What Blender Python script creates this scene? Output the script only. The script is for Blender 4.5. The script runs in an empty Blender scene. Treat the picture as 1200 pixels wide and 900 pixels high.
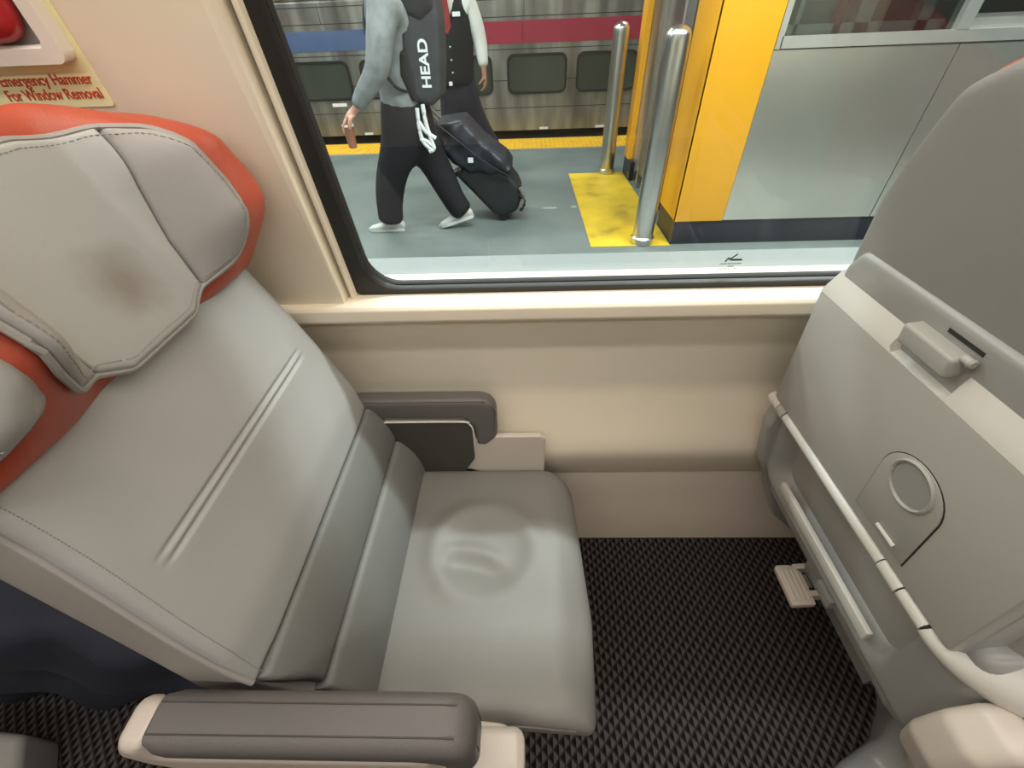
import bpy, bmesh, math, random
import numpy as np
from mathutils import Vector, Matrix
from mathutils.geometry import delaunay_2d_cdt
random.seed(7)
S = bpy.context.scene
C = S.collection
V = Vector
pi = math.pi

# ------------------------------------------------------------------ materials
def nt(name):
    m = bpy.data.materials.new(name); m.use_nodes = True
    n = m.node_tree.nodes; l = m.node_tree.links
    return m, n, l, n['Principled BSDF']
def coords(n, l, scale=(1, 1, 1), kind='Object'):
    tc = n.new('ShaderNodeTexCoord'); mp = n.new('ShaderNodeMapping')
    mp.inputs['Scale'].default_value = scale
    l.new(tc.outputs[kind], mp.inputs['Vector'])
    return mp.outputs['Vector']
def mat(name, col, rough=.5, metal=0., var=.06, vscale=6, bump=0., bscale=300, spec=.5, stretch=(1, 1, 1), coat=0.):
    m, n, l, b = nt(name)
    v = coords(n, l, stretch)
    nz = n.new('ShaderNodeTexNoise'); nz.inputs['Scale'].default_value = vscale; nz.inputs['Detail'].default_value = 4
    l.new(v, nz.inputs['Vector'])
    r = n.new('ShaderNodeValToRGB')
    r.color_ramp.elements[0].position = .3; r.color_ramp.elements[1].position = .7
    r.color_ramp.elements[0].color = [c * (1 - var) for c in col[:3]] + [1]
    r.color_ramp.elements[1].color = [min(1, c * (1 + var)) for c in col[:3]] + [1]
    l.new(nz.outputs['Fac'], r.inputs['Fac']); l.new(r.outputs['Color'], b.inputs['Base Color'])
    b.inputs['Roughness'].default_value = rough; b.inputs['Metallic'].default_value = metal
    b.inputs['Specular IOR Level'].default_value = spec
    b.inputs['Coat Weight'].default_value = coat
    if bump:
        n2 = n.new('ShaderNodeTexNoise'); n2.inputs['Scale'].default_value = bscale; n2.inputs['Detail'].default_value = 3
        l.new(v, n2.inputs['Vector'])
        bp = n.new('ShaderNodeBump'); bp.inputs['Strength'].default_value = bump; bp.inputs['Distance'].default_value = .002
        l.new(n2.outputs['Fac'], bp.inputs['Height']); l.new(bp.outputs['Normal'], b.inputs['Normal'])
    return m
def emis(name, col, strength):
    m, n, l, b = nt(name)
    b.inputs['Base Color'].default_value = (*col, 1)
    b.inputs['Emission Color'].default_value = (*col, 1); b.inputs['Emission Strength'].default_value = strength
    return m
def glass(name, tint=(.93, .97, .96), refl=.06, rough=.0):
    m, n, l, b = nt(name)
    n.remove(b)
    out = n['Material Output']
    t = n.new('ShaderNodeBsdfTransparent'); t.inputs['Color'].default_value = (*tint, 1)
    g = n.new('ShaderNodeBsdfGlossy'); g.inputs['Roughness'].default_value = rough
    ge = n.new('ShaderNodeNewGeometry'); dt = n.new('ShaderNodeVectorMath'); dt.operation = 'DOT_PRODUCT'
    l.new(ge.outputs['Incoming'], dt.inputs[0]); l.new(ge.outputs['Normal'], dt.inputs[1])
    ab = n.new('ShaderNodeMath'); ab.operation = 'ABSOLUTE'; l.new(dt.outputs['Value'], ab.inputs[0])
    sb = n.new('ShaderNodeMath'); sb.operation = 'SUBTRACT'; sb.inputs[0].default_value = 1; sb.use_clamp = True; l.new(ab.outputs[0], sb.inputs[1])
    pw = n.new('ShaderNodeMath'); pw.operation = 'POWER'; pw.inputs[1].default_value = 5; l.new(sb.outputs[0], pw.inputs[0])
    ad = n.new('ShaderNodeMath'); ad.operation = 'MULTIPLY_ADD'; ad.inputs[1].default_value = 1 - refl; ad.inputs[2].default_value = refl
    ad.use_clamp = True
    mx = n.new('ShaderNodeMixShader')
    l.new(pw.outputs[0], ad.inputs[0]); l.new(ad.outputs[0], mx.inputs['Fac'])
    l.new(t.outputs[0], mx.inputs[1]); l.new(g.outputs[0], mx.inputs[2]); l.new(mx.outputs[0], out.inputs['Surface'])
    return m

M = {}
M['vinyl_light'] = mat('vinyl_light', (.40, .402, .395), .50, var=.03, bump=.12, bscale=800)
M['vinyl_wing'] = mat('vinyl_wing', (.35, .335, .322), .50, var=.03, bump=.12, bscale=800)
M['vinyl_mid'] = mat('vinyl_mid', (.175, .178, .168), .50, var=.03, bump=.12, bscale=800)
M['vinyl_seat'] = mat('vinyl_seat', (.20, .192, .176), .50, var=.04, bump=.12, bscale=800)
M['vinyl_side'] = mat('vinyl_side', (.33, .31, .285), .5, var=.03, bump=.25, bscale=500)  # same vinyl as the front, darkened and warmed in colour for the shaded sides
M['vinyl_arm'] = mat('vinyl_arm', (.125, .114, .110), .42, var=.04, bump=.3, bscale=450)
M['vinyl_dark'] = mat('vinyl_dark', (.06, .054, .046), .55, var=.04, bump=.3, bscale=450)
M['red'] = mat('red_leather', (.43, .075, .038), .42, var=.05, bump=.2, bscale=400)
M['thread'] = mat('thread', (.30, .29, .27), .7)
M['piping'] = mat('piping', (.36, .34, .32), .5)
M['cream_plastic'] = mat('cream_plastic', (.62, .55, .48), .35, var=.02)
M['shell_grey'] = mat('shell_grey', (.31, .305, .29), .33, var=.02)
M['shell_dark'] = mat('shell_dark', (.20, .195, .185), .45, var=.02)
M['tray_grey'] = mat('tray_grey', (.38, .365, .335), .42, var=.02, bump=.1, bscale=600)
M['tray_rim'] = mat('tray_rim', (.62, .60, .55), .35, var=.02)
M['rear_cover'] = mat('rear_cover', (.235, .225, .215), .6, var=.03, bump=.25, bscale=600)
M['wall'] = mat('wall_beige', (.77, .69, .55), .45, var=.02, vscale=3)
M['wall_lo'] = mat('wall_lower', (.78, .70, .56), .4, var=.02, vscale=3)
M['kick'] = mat('kick_panel', (.78, .69, .58), .4, var=.03, vscale=4)
M['sill'] = mat('sill_cream', (.80, .72, .58), .35, var=.02)
M['rubber'] = mat('rubber', (.008, .008, .008), .45, var=.05)
M['ceil'] = mat('ceiling_white', (.6, .58, .54), .6)
M['chrome'] = mat('chrome', (.7, .7, .7), .12, 1., var=.02)
M['black'] = mat('black', (.012, .012, .014), .5)
M['shadow_gap'] = mat('shadow_gap', (.02, .02, .02), .8)
M['glass'] = glass('window_glass', (.95, .98, .97), .035)
M['yellow_sticker'] = mat('yellow_sticker', (.88, .87, .50), .5, var=.02)
M['white_plastic'] = mat('white_plastic', (.75, .71, .63), .35, var=.02)
M['red_text'] = mat('red_text', (.55, .07, .03), .5, var=.02)
M['red_plastic'] = mat('red_plastic', (.42, .025, .03), .25, var=.03, coat=.3)
M['navy'] = mat('navy_cloth', (.012, .016, .032), .8, var=.3, vscale=9)

def carpet():
    m, n, l, b = nt('carpet')
    v = coords(n, l)
    sp = n.new('ShaderNodeSeparateXYZ'); l.new(v, sp.inputs[0])
    def mth(op, a, bb=None):
        q = n.new('ShaderNodeMath'); q.operation = op
        for i, s in enumerate((a, bb)):
            if s is None: continue
            if isinstance(s, (int, float)): q.inputs[i].default_value = s
            else: l.new(s, q.inputs[i])
        return q.outputs[0]
    P = .0275
    x = mth('DIVIDE', sp.outputs['X'], P); y = mth('DIVIDE', sp.outputs['Y'], P)
    p = mth('FRACT', mth('ADD', mth('ADD', x, y), 100)); q = mth('FRACT', mth('ADD', mth('SUBTRACT', x, y), 100))
    side = mth('ADD', p, q)                                  # 1 = diamond's own upright axis
    dark = mth('LESS_THAN', side, .96)
    ex = mth('MINIMUM', mth('MINIMUM', p, mth('SUBTRACT', 1, p)), mth('MINIMUM', q, mth('SUBTRACT', 1, q)))
    edge = mth('LESS_THAN', ex, .09)
    nz = n.new('ShaderNodeTexNoise'); nz.inputs['Scale'].default_value = 700; l.new(v, nz.inputs['Vector'])
    mx = n.new('ShaderNodeMix'); mx.data_type = 'RGBA'
    mx.inputs['A'].default_value = (.092, .080, .073, 1); mx.inputs['B'].default_value = (.009, .006, .006, 1)
    l.new(dark, mx.inputs['Factor'])
    m2 = n.new('ShaderNodeMix'); m2.data_type = 'RGBA'; m2.inputs['B'].default_value = (.034, .028, .026, 1)
    l.new(mx.outputs['Result'], m2.inputs['A']); l.new(edge, m2.inputs['Factor'])
    m3 = n.new('ShaderNodeMix'); m3.data_type = 'RGBA'; m3.blend_type = 'MULTIPLY'; m3.inputs['Factor'].default_value = .7
    rr = n.new('ShaderNodeValToRGB'); rr.color_ramp.elements[0].position = .3; rr.color_ramp.elements[0].color = (.6, .6, .6, 1)
    rr.color_ramp.elements[1].position = .6
    l.new(nz.outputs['Fac'], rr.inputs['Fac']); l.new(m2.outputs['Result'], m3.inputs['A']); l.new(rr.outputs['Color'], m3.inputs['B'])
    l.new(m3.outputs['Result'], b.inputs['Base Color'])
    b.inputs['Roughness'].default_value = .95; b.inputs['Specular IOR Level'].default_value = .1
    bp = n.new('ShaderNodeBump'); bp.inputs['Strength'].default_value = .4; bp.inputs['Distance'].default_value = .003
    l.new(nz.outputs['Fac'], bp.inputs['Height']); l.new(bp.outputs['Normal'], b.inputs['Normal'])
    return m
M['carpet'] = carpet()

def ramp_mat(name, stops, scale, rough, metal=0, stretch=(1, 1, 1), detail=5, bump=0, dist=.004):
    m, n, l, b = nt(name)
    v = coords(n, l, stretch)
    nz = n.new('ShaderNodeTexNoise'); nz.inputs['Scale'].default_value = scale; nz.inputs['Detail'].default_value = detail
    l.new(v, nz.inputs['Vector'])
    r = n.new('ShaderNodeValToRGB'); e = r.color_ramp.elements
    e[0].position, e[0].color = stops[0][0], (*stops[0][1], 1)
    e[1].position, e[1].color = stops[-1][0], (*stops[-1][1], 1)
    for p, c in stops[1:-1]:
        k = e.new(p); k.color = (*c, 1)
    l.new(nz.outputs['Fac'], r.inputs['Fac']); l.new(r.outputs['Color'], b.inputs['Base Color'])
    b.inputs['Roughness'].default_value = rough; b.inputs['Metallic'].default_value = metal
    if bump:
        bp = n.new('ShaderNodeBump'); bp.inputs['Strength'].default_value = bump; bp.inputs['Distance'].default_value = dist
        l.new(nz.outputs['Fac'], bp.inputs['Height']); l.new(bp.outputs['Normal'], b.inputs['Normal'])
    return m
M['platform'] = ramp_mat('platform_paint', [(.3, (.135, .165, .158)), (.5, (.175, .205, .196)), (.72, (.205, .235, .225))], 1.6, .35)
M['plat_edge'] = ramp_mat('platform_edge', [(.3, (.27, .29, .288)), (.7, (.36, .38, .375))], 3, .5)
M['outer_sill'] = mat('outer_sill', (.23, .25, .25), .5, var=.05)
M['tactile'] = mat('tactile_yellow', (.85, .50, .03), .5, var=.08, vscale=5)
M['floor_yellow'] = ramp_mat('worn_yellow', [(.25, (.30, .20, .03)), (.45, (.66, .44, .03)), (.7, (.84, .57, .035))], 4, .5)
M['train_steel'] = ramp_mat('train_steel', [(.34, (.16, .15, .14)), (.5, (.30, .29, .27)), (.66, (.50, .49, .46))], 3.2, .33, .75, (1.3, 1, .22), 3, .25, .02)  # upright streaks in the colour stand in for wavering reflections
M['stripe_red'] = mat('stripe_red', (.30, .018, .045), .45, var=.08)
M['stripe_blue'] = mat('stripe_blue', (.06, .10, .21), .5, var=.08)
M['pillar_yellow'] = mat('pillar_yellow', (.95, .44, .018), .28, var=.02)
M['kiosk_steel'] = ramp_mat('kiosk_steel', [(.3, (.56, .55, .50)), (.7, (.72, .71, .64))], 1.2, .27, .85, (1, 1, 1), 3)
M['frame_steel'] = mat('frame_steel', (.62, .62, .59), .3, .7, var=.08, vscale=5)
M['bollard'] = mat('bollard_steel', (.60, .59, .56), .30, 1., var=.08, vscale=9, stretch=(6, 6, .5))
M['dark_kick'] = mat('dark_kick', (.018, .018, .03), .35, var=.2)
M['train_glass'] = mat('train_glass', (.045, .055, .045), .18, var=.15, vscale=2)
M['dark_glass'] = glass('kiosk_glass', (.6, .65, .65), .09)
M['side_glass'] = glass('panel_glass', (.75, .72, .68), .07)
M['pit'] = mat('track_pit', (.02, .02, .02), .9)
M['concrete'] = mat('concrete', (.22, .22, .21), .8, var=.15)
M['maroon'] = mat('maroon', (.08, .02, .02), .4)
M['pink'] = mat('pink_board', (.75, .30, .33), .5)
M['skin'] = mat('skin', (.56, .31, .23), .5, var=.06, vscale=20)
M['skin2'] = mat('skin_brown', (.34, .17, .11), .5, var=.06, vscale=20)
M['sweater'] = mat('sweater', (.23, .245, .25), .95, var=.22, vscale=14, bump=.9, bscale=90)
M['trousers'] = mat('trousers', (.008, .007, .011), .85, var=.25, vscale=10, bump=.5, bscale=40)
M['trousers2'] = mat('trousers_navy', (.012, .012, .022), .85, var=.25, vscale=10)
M['shoe_white'] = mat('shoe_white', (.66, .66, .60), .5, var=.06, vscale=12)
M['shoe_black'] = mat('shoe_black', (.01, .01, .01), .35)
M['pack'] = mat('backpack', (.040, .042, .048), .75, var=.2, vscale=10, bump=.4, bscale=120)
M['pack_dark'] = mat('backpack_dark', (.014, .014, .018), .7, var=.2)
M['white_print'] = mat('white_print', (.82, .84, .85), .5, var=.02)
M['vest'] = mat('vest', (.004, .006, .009), .9, var=.2)
M['shirt'] = mat('shirt', (.72, .72, .69), .8, var=.05, vscale=8)
M['tie'] = mat('tie', (.28, .02, .025), .6, var=.3, vscale=40)
M['case'] = mat('case_black', (.012, .016, .018), .6, var=.25, vscale=8)
M['case_bag'] = mat('case_bag', (.014, .016, .026), .42, var=.3, vscale=12, bump=.8, bscale=25)
M['hair'] = mat('hair', (.03, .02, .015), .7)
M['drink'] = mat('drink', (.33, .13, .07), .2, var=.2)

# ------------------------------------------------------------------ mesh helpers
def link(name, me, m, parent=None, smooth=True, angle=40):
    o = bpy.data.objects.new(name, me); C.objects.link(o)
    if m: me.materials.append(M[m] if isinstance(m, str) else m)
    if smooth:
        for p in me.polygons: p.use_smooth = True
        try: me.set_sharp_from_angle(angle=math.radians(angle))
        except Exception: pass
    if parent: o.parent = parent; o.matrix_parent_inverse = Matrix.Translation(-parent.location)
    return o
def from_bm(name, bm, m, parent=None, smooth=True, angle=40):
    bmesh.ops.recalc_face_normals(bm, faces=bm.faces[:])
    me = bpy.data.meshes.new(name); bm.to_mesh(me); bm.free()
    return link(name, me, m, parent, smooth, angle)
def tag(o, label=None, cat=None, group=None, kind=None):
    for k, v in (('label', label), ('category', cat), ('group', group), ('kind', kind)):
        if v: o[k] = v
    return o
def empty(name, loc, label, cat, group=None):
    o = bpy.data.objects.new(name, None); C.objects.link(o); o.location = loc; o.empty_display_size = .05
    return tag(o, label, cat, group)
def bevel(bm, r, seg=2, ang=30):
    es = [e for e in bm.edges if len(e.link_faces) == 2 and e.calc_face_angle(0) > math.radians(ang)]
    if r and es: bmesh.ops.bevel(bm, geom=es, offset=r, segments=seg, profile=.5, affect='EDGES', clamp_overlap=True)
def add_box(bm, lo, hi):
    vs = [bm.verts.new((x, y, z)) for x in (lo[0], hi[0]) for y in (lo[1], hi[1]) for z in (lo[2], hi[2])]
    for f in ((0, 1, 3, 2), (4, 6, 7, 5), (0, 4, 5, 1), (2, 3, 7, 6), (0, 2, 6, 4), (1, 5, 7, 3)):
        bm.faces.new([vs[i] for i in f])
def box(name, lo, hi, m, parent=None, r=0., seg=2):
    bm = bmesh.new(); add_box(bm, lo, hi); bevel(bm, r, seg)
    return from_bm(name, bm, m, parent)
def rpoly(pts, r, seg=5):
    """polygon with rounded corners; r a number or one per corner"""
    out = []; n = len(pts)
    for i in range(n):
        p = V(pts[i]); a = V(pts[i - 1]) - p; b = V(pts[(i + 1) % n]) - p
        ri = r[i] if isinstance(r, (list, tuple)) else r
        la, lb = a.length, b.length; a.normalize(); b.normalize()
        ang = a.angle(b)
        if ri <= 0 or ang > pi - .05: out.append(tuple(p)); continue
        d = min(ri / math.tan(ang / 2), la * .48, lb * .48)
        p0, p1 = p + a * d, p + b * d
        for k in range(seg + 1):
            t = k / seg
            out.append(tuple(p0 * (1 - t) ** 2 + p * 2 * t * (1 - t) + p1 * t ** 2))
    return out
def resample(pts, ds):
    out = []
    for i in range(len(pts)):
        a, b = V(pts[i]), V(pts[(i + 1) % len(pts)])
        k = max(1, int(math.ceil((b - a).length / ds)))
        for j in range(k): out.append(tuple(a.lerp(b, j / k)))
    return out
def prism(name, pts, F, d0, d1, m, parent=None, r=0., seg=2, ang=30):
    """closed outline pts (a,b) extruded along N from d0 to d1. F=(O,A,B,N)"""
    O, A, B, N = F
    bm = bmesh.new()
    lo = [bm.verts.new(O + A * a + B * b + N * d0) for a, b in pts]
    hi = [bm.verts.new(O + A * a + B * b + N * d1) for a, b in pts]
    n = len(pts)
    f0, f1 = bm.faces.new(lo), bm.faces.new(hi[::-1])
    for i in range(n): bm.faces.new([lo[i], hi[i], hi[(i + 1) % n], lo[(i + 1) % n]])
    bmesh.ops.recalc_face_normals(bm, faces=bm.faces[:])
    if r:
        es = list(f0.edges) + list(f1.edges)
        bmesh.ops.bevel(bm, geom=es, offset=r, segments=seg, profile=.5, affect='EDGES', clamp_overlap=True)
    return from_bm(name, bm, m, parent, angle=ang)
def num(f): return f if callable(f) else (lambda a, b: f)
def slab(name, pts, F, front, back, m, parent=None, rf=.01, rb=.01, ds=.015, rings=14, arc=5):
    """cushion-like solid: outline pts, front/back heights as functions of (a,b), rounded rims"""
    O, A, B, N = F; front, back = num(front), num(back)
    P = np.array(resample(pts, min(ds, .012)))
    area = np.sum(P[:, 0] * np.roll(P[:, 1], -1) - np.roll(P[:, 0], -1) * P[:, 1]) / 2
    if area < 0: P = P[::-1].copy()
    n = len(P); Q = np.roll(P, -1, 0); E_ = Q - P; L2 = np.maximum((E_ ** 2).sum(1), 1e-12)
    def dist(X_):
        out = np.full(len(X_), 9.)
        for i in range(n):
            w = X_ - P[i]; t = np.clip((w @ E_[i]) / L2[i], 0, 1)
            d = w - t[:, None] * E_[i]; out = np.minimum(out, np.sqrt((d ** 2).sum(1)))
        return out
    def inside(X_):
        c = np.zeros(len(X_), bool)
        for i in range(n):
            y0, y1 = P[i, 1], Q[i, 1]
            if y0 == y1: continue
            k = ((y0 > X_[:, 1]) != (y1 > X_[:, 1])) & (X_[:, 0] < (Q[i, 0] - P[i, 0]) * (X_[:, 1] - y0) / (y1 - y0) + P[i, 0])
            c ^= k
        return c
    T_ = np.roll(P, -1, 0) - np.roll(P, 1, 0); T_ /= np.maximum(np.linalg.norm(T_, axis=1), 1e-9)[:, None]
    NR_ = np.stack([-T_[:, 1], T_[:, 0]], 1)
    pts_in = []
    rm = max(rf, rb)
    for f in (.03, .10, .22, .40, .65, 1.0):
        d = rm * f; c = P + NR_ * d; dd = dist(c); ok = inside(c) & (dd > d * .93); pts_in.append(c[ok])
    lo_, hi_ = P.min(0), P.max(0)
    gx = np.arange(lo_[0], hi_[0], ds); gy = np.arange(lo_[1], hi_[1], ds)
    G = np.array([(x + (.5 * ds if j % 2 else 0), y) for j, y in enumerate(gy) for x in gx])
    G = G[inside(G)]; G = G[dist(G) > rm + ds * .45]
    pts_in.append(G)
    I = np.concatenate(pts_in)
    allp = [V(p) for p in P] + [V(p) for p in I]
    r_ = delaunay_2d_cdt(allp, [(i, (i + 1) % n) for i in range(n)], [], 1, 1e-6)
    vs, fs, orig = r_[0], r_[2], r_[3]
    VX = np.array([tuple(v) for v in vs]); D_ = dist(VX)
    rim = [any(o < n for o in q) for q in orig]
    D_[np.array(rim)] = 0
    def rnd(d, r):
        d = min(d, r); return r - math.sqrt(max(0, r * r - (r - d) ** 2))
    bm = bmesh.new(); fv = []; bv = []
    for (x, y), d in zip(VX, D_):
        fv.append(bm.verts.new(O + A * x + B * y + N * (front(x, y) - rnd(d, rf))))
        bv.append(bm.verts.new(O + A * x + B * y + N * (back(x, y) + rnd(d, rb))))
    cnt = {}
    for f in fs:
        bm.faces.new([fv[i] for i in f]); bm.faces.new([bv[i] for i in reversed(f)])
        for i in range(len(f)):
            e = (f[i], f[(i + 1) % len(f)]); cnt[e] = 1
    for (i, j) in cnt:
        if (j, i) not in cnt: bm.faces.new([fv[j], fv[i], bv[i], bv[j]])
    return from_bm(name, bm, m, parent, angle=75)
def add_tube(bm, path, r, seg=8, closed=False, flat=1.):
    n = len(path); rings = []
    for i, p in enumerate(path):
        p = V(p)
        a = V(path[i - 1]) if (i or closed) else p
        b = V(path[(i + 1) % n]) if (i < n - 1 or closed) else p
        t = (b - a).normalized()
        u = t.cross(V((0, 0, 1)))
        if u.length < .05: u = t.cross(V((0, 1, 0)))
        u.normalize(); w = t.cross(u)
        ri = r[i] if isinstance(r, (list, tuple)) else r
        rings.append([bm.verts.new(p + u * math.cos(2 * pi * k / seg) * ri + w * math.sin(2 * pi * k / seg) * ri * flat) for k in range(seg)])
    prs = list(zip(rings, rings[1:])) + ([(rings[-1], rings[0])] if closed else [])
    for a, b in prs:
        for k in range(seg): bm.faces.new([a[k], a[(k + 1) % seg], b[(k + 1) % seg], b[k]])
    if not closed: bm.faces.new(rings[0]); bm.faces.new(rings[-1][::-1])
def tube(name, path, r, m, parent=None, seg=8, closed=False, flat=1.):
    bm = bmesh.new(); add_tube(bm, path, r, seg, closed, flat)
    return from_bm(name, bm, m, parent)
def smooth_path(pts, k=6):
    out = []; P = [V(p) for p in pts]; n = len(P)
    for i in range(n - 1):
        a, b, c, d = P[max(0, i - 1)], P[i], P[i + 1], P[min(n - 1, i + 2)]
        for j in range(k):
            t = j / k
            out.append(.5 * ((2 * b) + (c - a) * t + (2 * a - 5 * b + 4 * c - d) * t * t + (3 * b - a - 3 * c + d) * t ** 3))
    out.append(P[-1]); return out
def lathe(name, prof, loc, m, parent=None, seg=32, axis=V((0, 0, 1))):
    bm = bmesh.new(); rings = []
    q = V((0, 0, 1)).rotation_difference(axis)
    for r, z in prof:
        if r < 1e-6: rings.append([bm.verts.new(V(loc) + q @ V((0, 0, z)))])
        else: rings.append([bm.verts.new(V(loc) + q @ V((r * math.cos(2 * pi * k / seg), r * math.sin(2 * pi * k / seg), z))) for k in range(seg)])
    for a, b in zip(rings, rings[1:]):
        for k in range(seg):
            q4 = [a[k % len(a)], a[(k + 1) % len(a)], b[(k + 1) % len(b)], b[k % len(b)]]
            f = []; [f.append(x) for x in q4 if x not in f]
            if len(f) > 2: bm.faces.new(f)
    if len(rings[0]) > 1: bm.faces.new(rings[0])
    if len(rings[-1]) > 1: bm.faces.new(rings[-1])
    return from_bm(name, bm, m, parent)
def text(name, body, F, size, m, parent=None, sx=1., depth=.0008, bold=0., align='LEFT', shear=0.):
    O, A, B, N = F
    cu = bpy.data.curves.new(name, 'FONT'); cu.body = body; cu.size = size; cu.extrude = depth; cu.offset = bold; cu.align_x = align; cu.shear = shear
    tmp = bpy.data.objects.new('tmp', cu); C.objects.link(tmp)
    bpy.context.view_layer.update()
    me = bpy.data.meshes.new_from_object(tmp.evaluated_get(bpy.context.evaluated_depsgraph_get()))
    bpy.data.objects.remove(tmp)
    for v in me.vertices:
        c = v.co.copy(); v.co = O + A * c.x * sx + B * c.y + N * c.z
    me.materials.clear()
    return link(name, me, m, parent, smooth=False)
def skin(name, nodes, edges, m, parent=None, sub=2, root=0, fat=1.):
    """nodes {key:(co, rx, ry)}; one continuous skinned surface"""
    keys = list(nodes); idx = {k: i for i, k in enumerate(keys)}
    me = bpy.data.meshes.new(name)
    me.from_pydata([nodes[k][0] for k in keys], [(idx[a], idx[b]) for a, b in edges], [])
    o = bpy.data.objects.new(name, me); C.objects.link(o)
    md = o.modifiers.new('Skin', 'SKIN'); md.use_smooth_shade = True
    for i, k in enumerate(keys):
        d = me.skin_vertices[0].data[i]; q = nodes[k]
        d.radius = (q[1] * fat, (q[2] if len(q) > 2 else q[1]) * fat); d.use_root = (i == root)
    sb = o.modifiers.new('Sub', 'SUBSURF'); sb.levels = sub; sb.render_levels = sub
    bpy.context.view_layer.update()
    me2 = bpy.data.meshes.new_from_object(o.evaluated_get(bpy.context.evaluated_depsgraph_get()))
    bpy.data.objects.remove(o)
    me2.name = name
    return link(name, me2, m, parent, angle=180)
def ellipsoid(bm, c, r, useg=20, vseg=12, f=None):
    g = bmesh.ops.create_uvsphere(bm, u_segments=useg, v_segments=vseg, radius=1)
    for v in g['verts']:
        p = v.co.copy(); p = V((p.x * r[0], p.y * r[1], p.z * r[2]))
        if f: p = f(p)
        v.co = V(c) + p
def sst(x, a, b):
    t = max(0, min(1, (x - a) / (b - a))); return t * t * (3 - 2 * t)

X, Y, Z = V((1, 0, 0)), V((0, 1, 0)), V((0, 0, 1))

# ================================================================== the car's shell
XL, XR, YR = -3.2, 3.4, -2.05
def struct(o): o['kind'] = 'structure'; return o
struct(box('floor', (XL, YR, -.06), (XR, .72, 0), 'carpet'))
# lower wall: one profile (y,z) run along the car
FW = (V((XL, 0, 0)), Y, Z, X)
prof = [(.722, .862), (.722, .78), (.716, .70), (.703, .62), (.688, .565), (.672, .525), (.662, .498), (.660, .478), (.665, .45), (.680, .40), (.694, .362),
        (.76, .362), (.76, .862)]
struct(prism('wall_window_lower', prof, FW, 0, XR - XL, 'wall_lo', ang=50))
struct(prism('baseboard_window', rpoly([(.698, 0), (.698, .3595), (.90, .3595), (.90, 0)], [0, .003, 0, 0]), FW, 0, XR - XL, 'kick'))
# sill lip
struct(prism('trim_1', rpoly([(.80, .905), (.668, .905), (.662, .898), (.662, .876), (.668, .868), (.80, .868)], .006), FW, 0, XR - XL, 'sill'))
# window plane leans inward with height
TI = .10
BW = V((0, -TI, 1)).normalized(); NW = V((0, -1, -TI)).normalized()
FWin = (V((0, .725, .90)), X, BW, NW)       # a = x, b = up along the wall from z .90, n = into the car
# upper wall panel left of the window (stands proud), panel right of it, header above
wl = rpoly([(XL, .0), (-.337, .0), (-.348, .42), (-.36, .85), (XL, .85)], [0, .004, 0, .03, 0])
struct(prism('wall_window_upper', wl, FWin, -.10, .042, 'wall', r=.004, seg=3))
wr = [(1.14, .0), (XR, .0), (XR, .85), (1.14, .85)]
struct(prism('wall_window_upper_forward', wr, FWin, -.10, .042, 'wall', r=.004))
struct(prism('wall_window_header', [(XL, .851), (XR, .851), (XR, 1.40), (XL, 1.40)], FWin, -.10, .042, 'wall'))
# bright inner lip beside the panel
struct(prism('trim_2', [(-.330, .006), (-.322, .006), (-.340, .85), (-.348, .85)], FWin, -.06, .026, 'sill', r=.002))
struct(prism('trim_3', [(-.338, .004), (-.330, .006), (-.348, .85), (-.358, .85)], FWin, -.06, .010, 'shell_grey'))
# window_1: black gasket ring with rounded opening, pane
def ring_mesh(name, outer, inner, F, d0, d1, m, parent=None, lip=.004):
    O, A, B, N = F; bm = bmesh.new(); n = len(outer)
    def mk(pts, d): return [bm.verts.new(O + A * a + B * b + N * d) for a, b in pts]
    cen = V((sum(p[0] for p in inner) / n, sum(p[1] for p in inner) / n))
    inn2 = [tuple(V(p) + (V(p) - cen).normalized() * lip) for p in inner]
    R = [mk(outer, d0), mk(outer, d1), mk(inn2, d1), mk(inner, d1 - lip), mk(inner, d0)]
    for a, b in zip(R, R[1:] + R[:1]):
        for i in range(n): bm.faces.new([a[i], a[(i + 1) % n], b[(i + 1) % n], b[i]])
    return from_bm(name, bm, m, parent)
def rrect(x0, x1, y0, y1, r, seg=8, per=6):
    out = []
    for cx, cy, a0 in ((x1 - r, y1 - r, 0), (x0 + r, y1 - r, 90), (x0 + r, y0 + r, 180), (x1 - r, y0 + r, 270)):
        for k in range(seg + 1):
            a = math.radians(a0 + 90 * k / seg); out.append((cx + r * math.cos(a), cy + r * math.sin(a)))
    return out
# slanted left side: shear x with b
def shear(pts): return [(x - (.042 * b * max(0, (1.1 - x) / 1.4)), b) for x, b in pts]
g = ring_mesh('window_1', shear(rrect(-.3225, 1.14, .006, .85, .012)), shear(rrect(-.290, 1.105, .020, .81, .055)), FWin, -.016, .012, 'rubber')
struct(g)
pane = prism('pane', shear(rrect(-.300, 1.12, .014, .83, .03)), FWin, -.010, -.004, 'glass', g)
inner_ring = ring_mesh('seal', shear(rrect(-.296, 1.11, .014, .815, .05)), shear(rrect(-.286, 1.10, .024, .805, .05)), FWin, -.0035, .001, 'shadow_gap', g)
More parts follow.
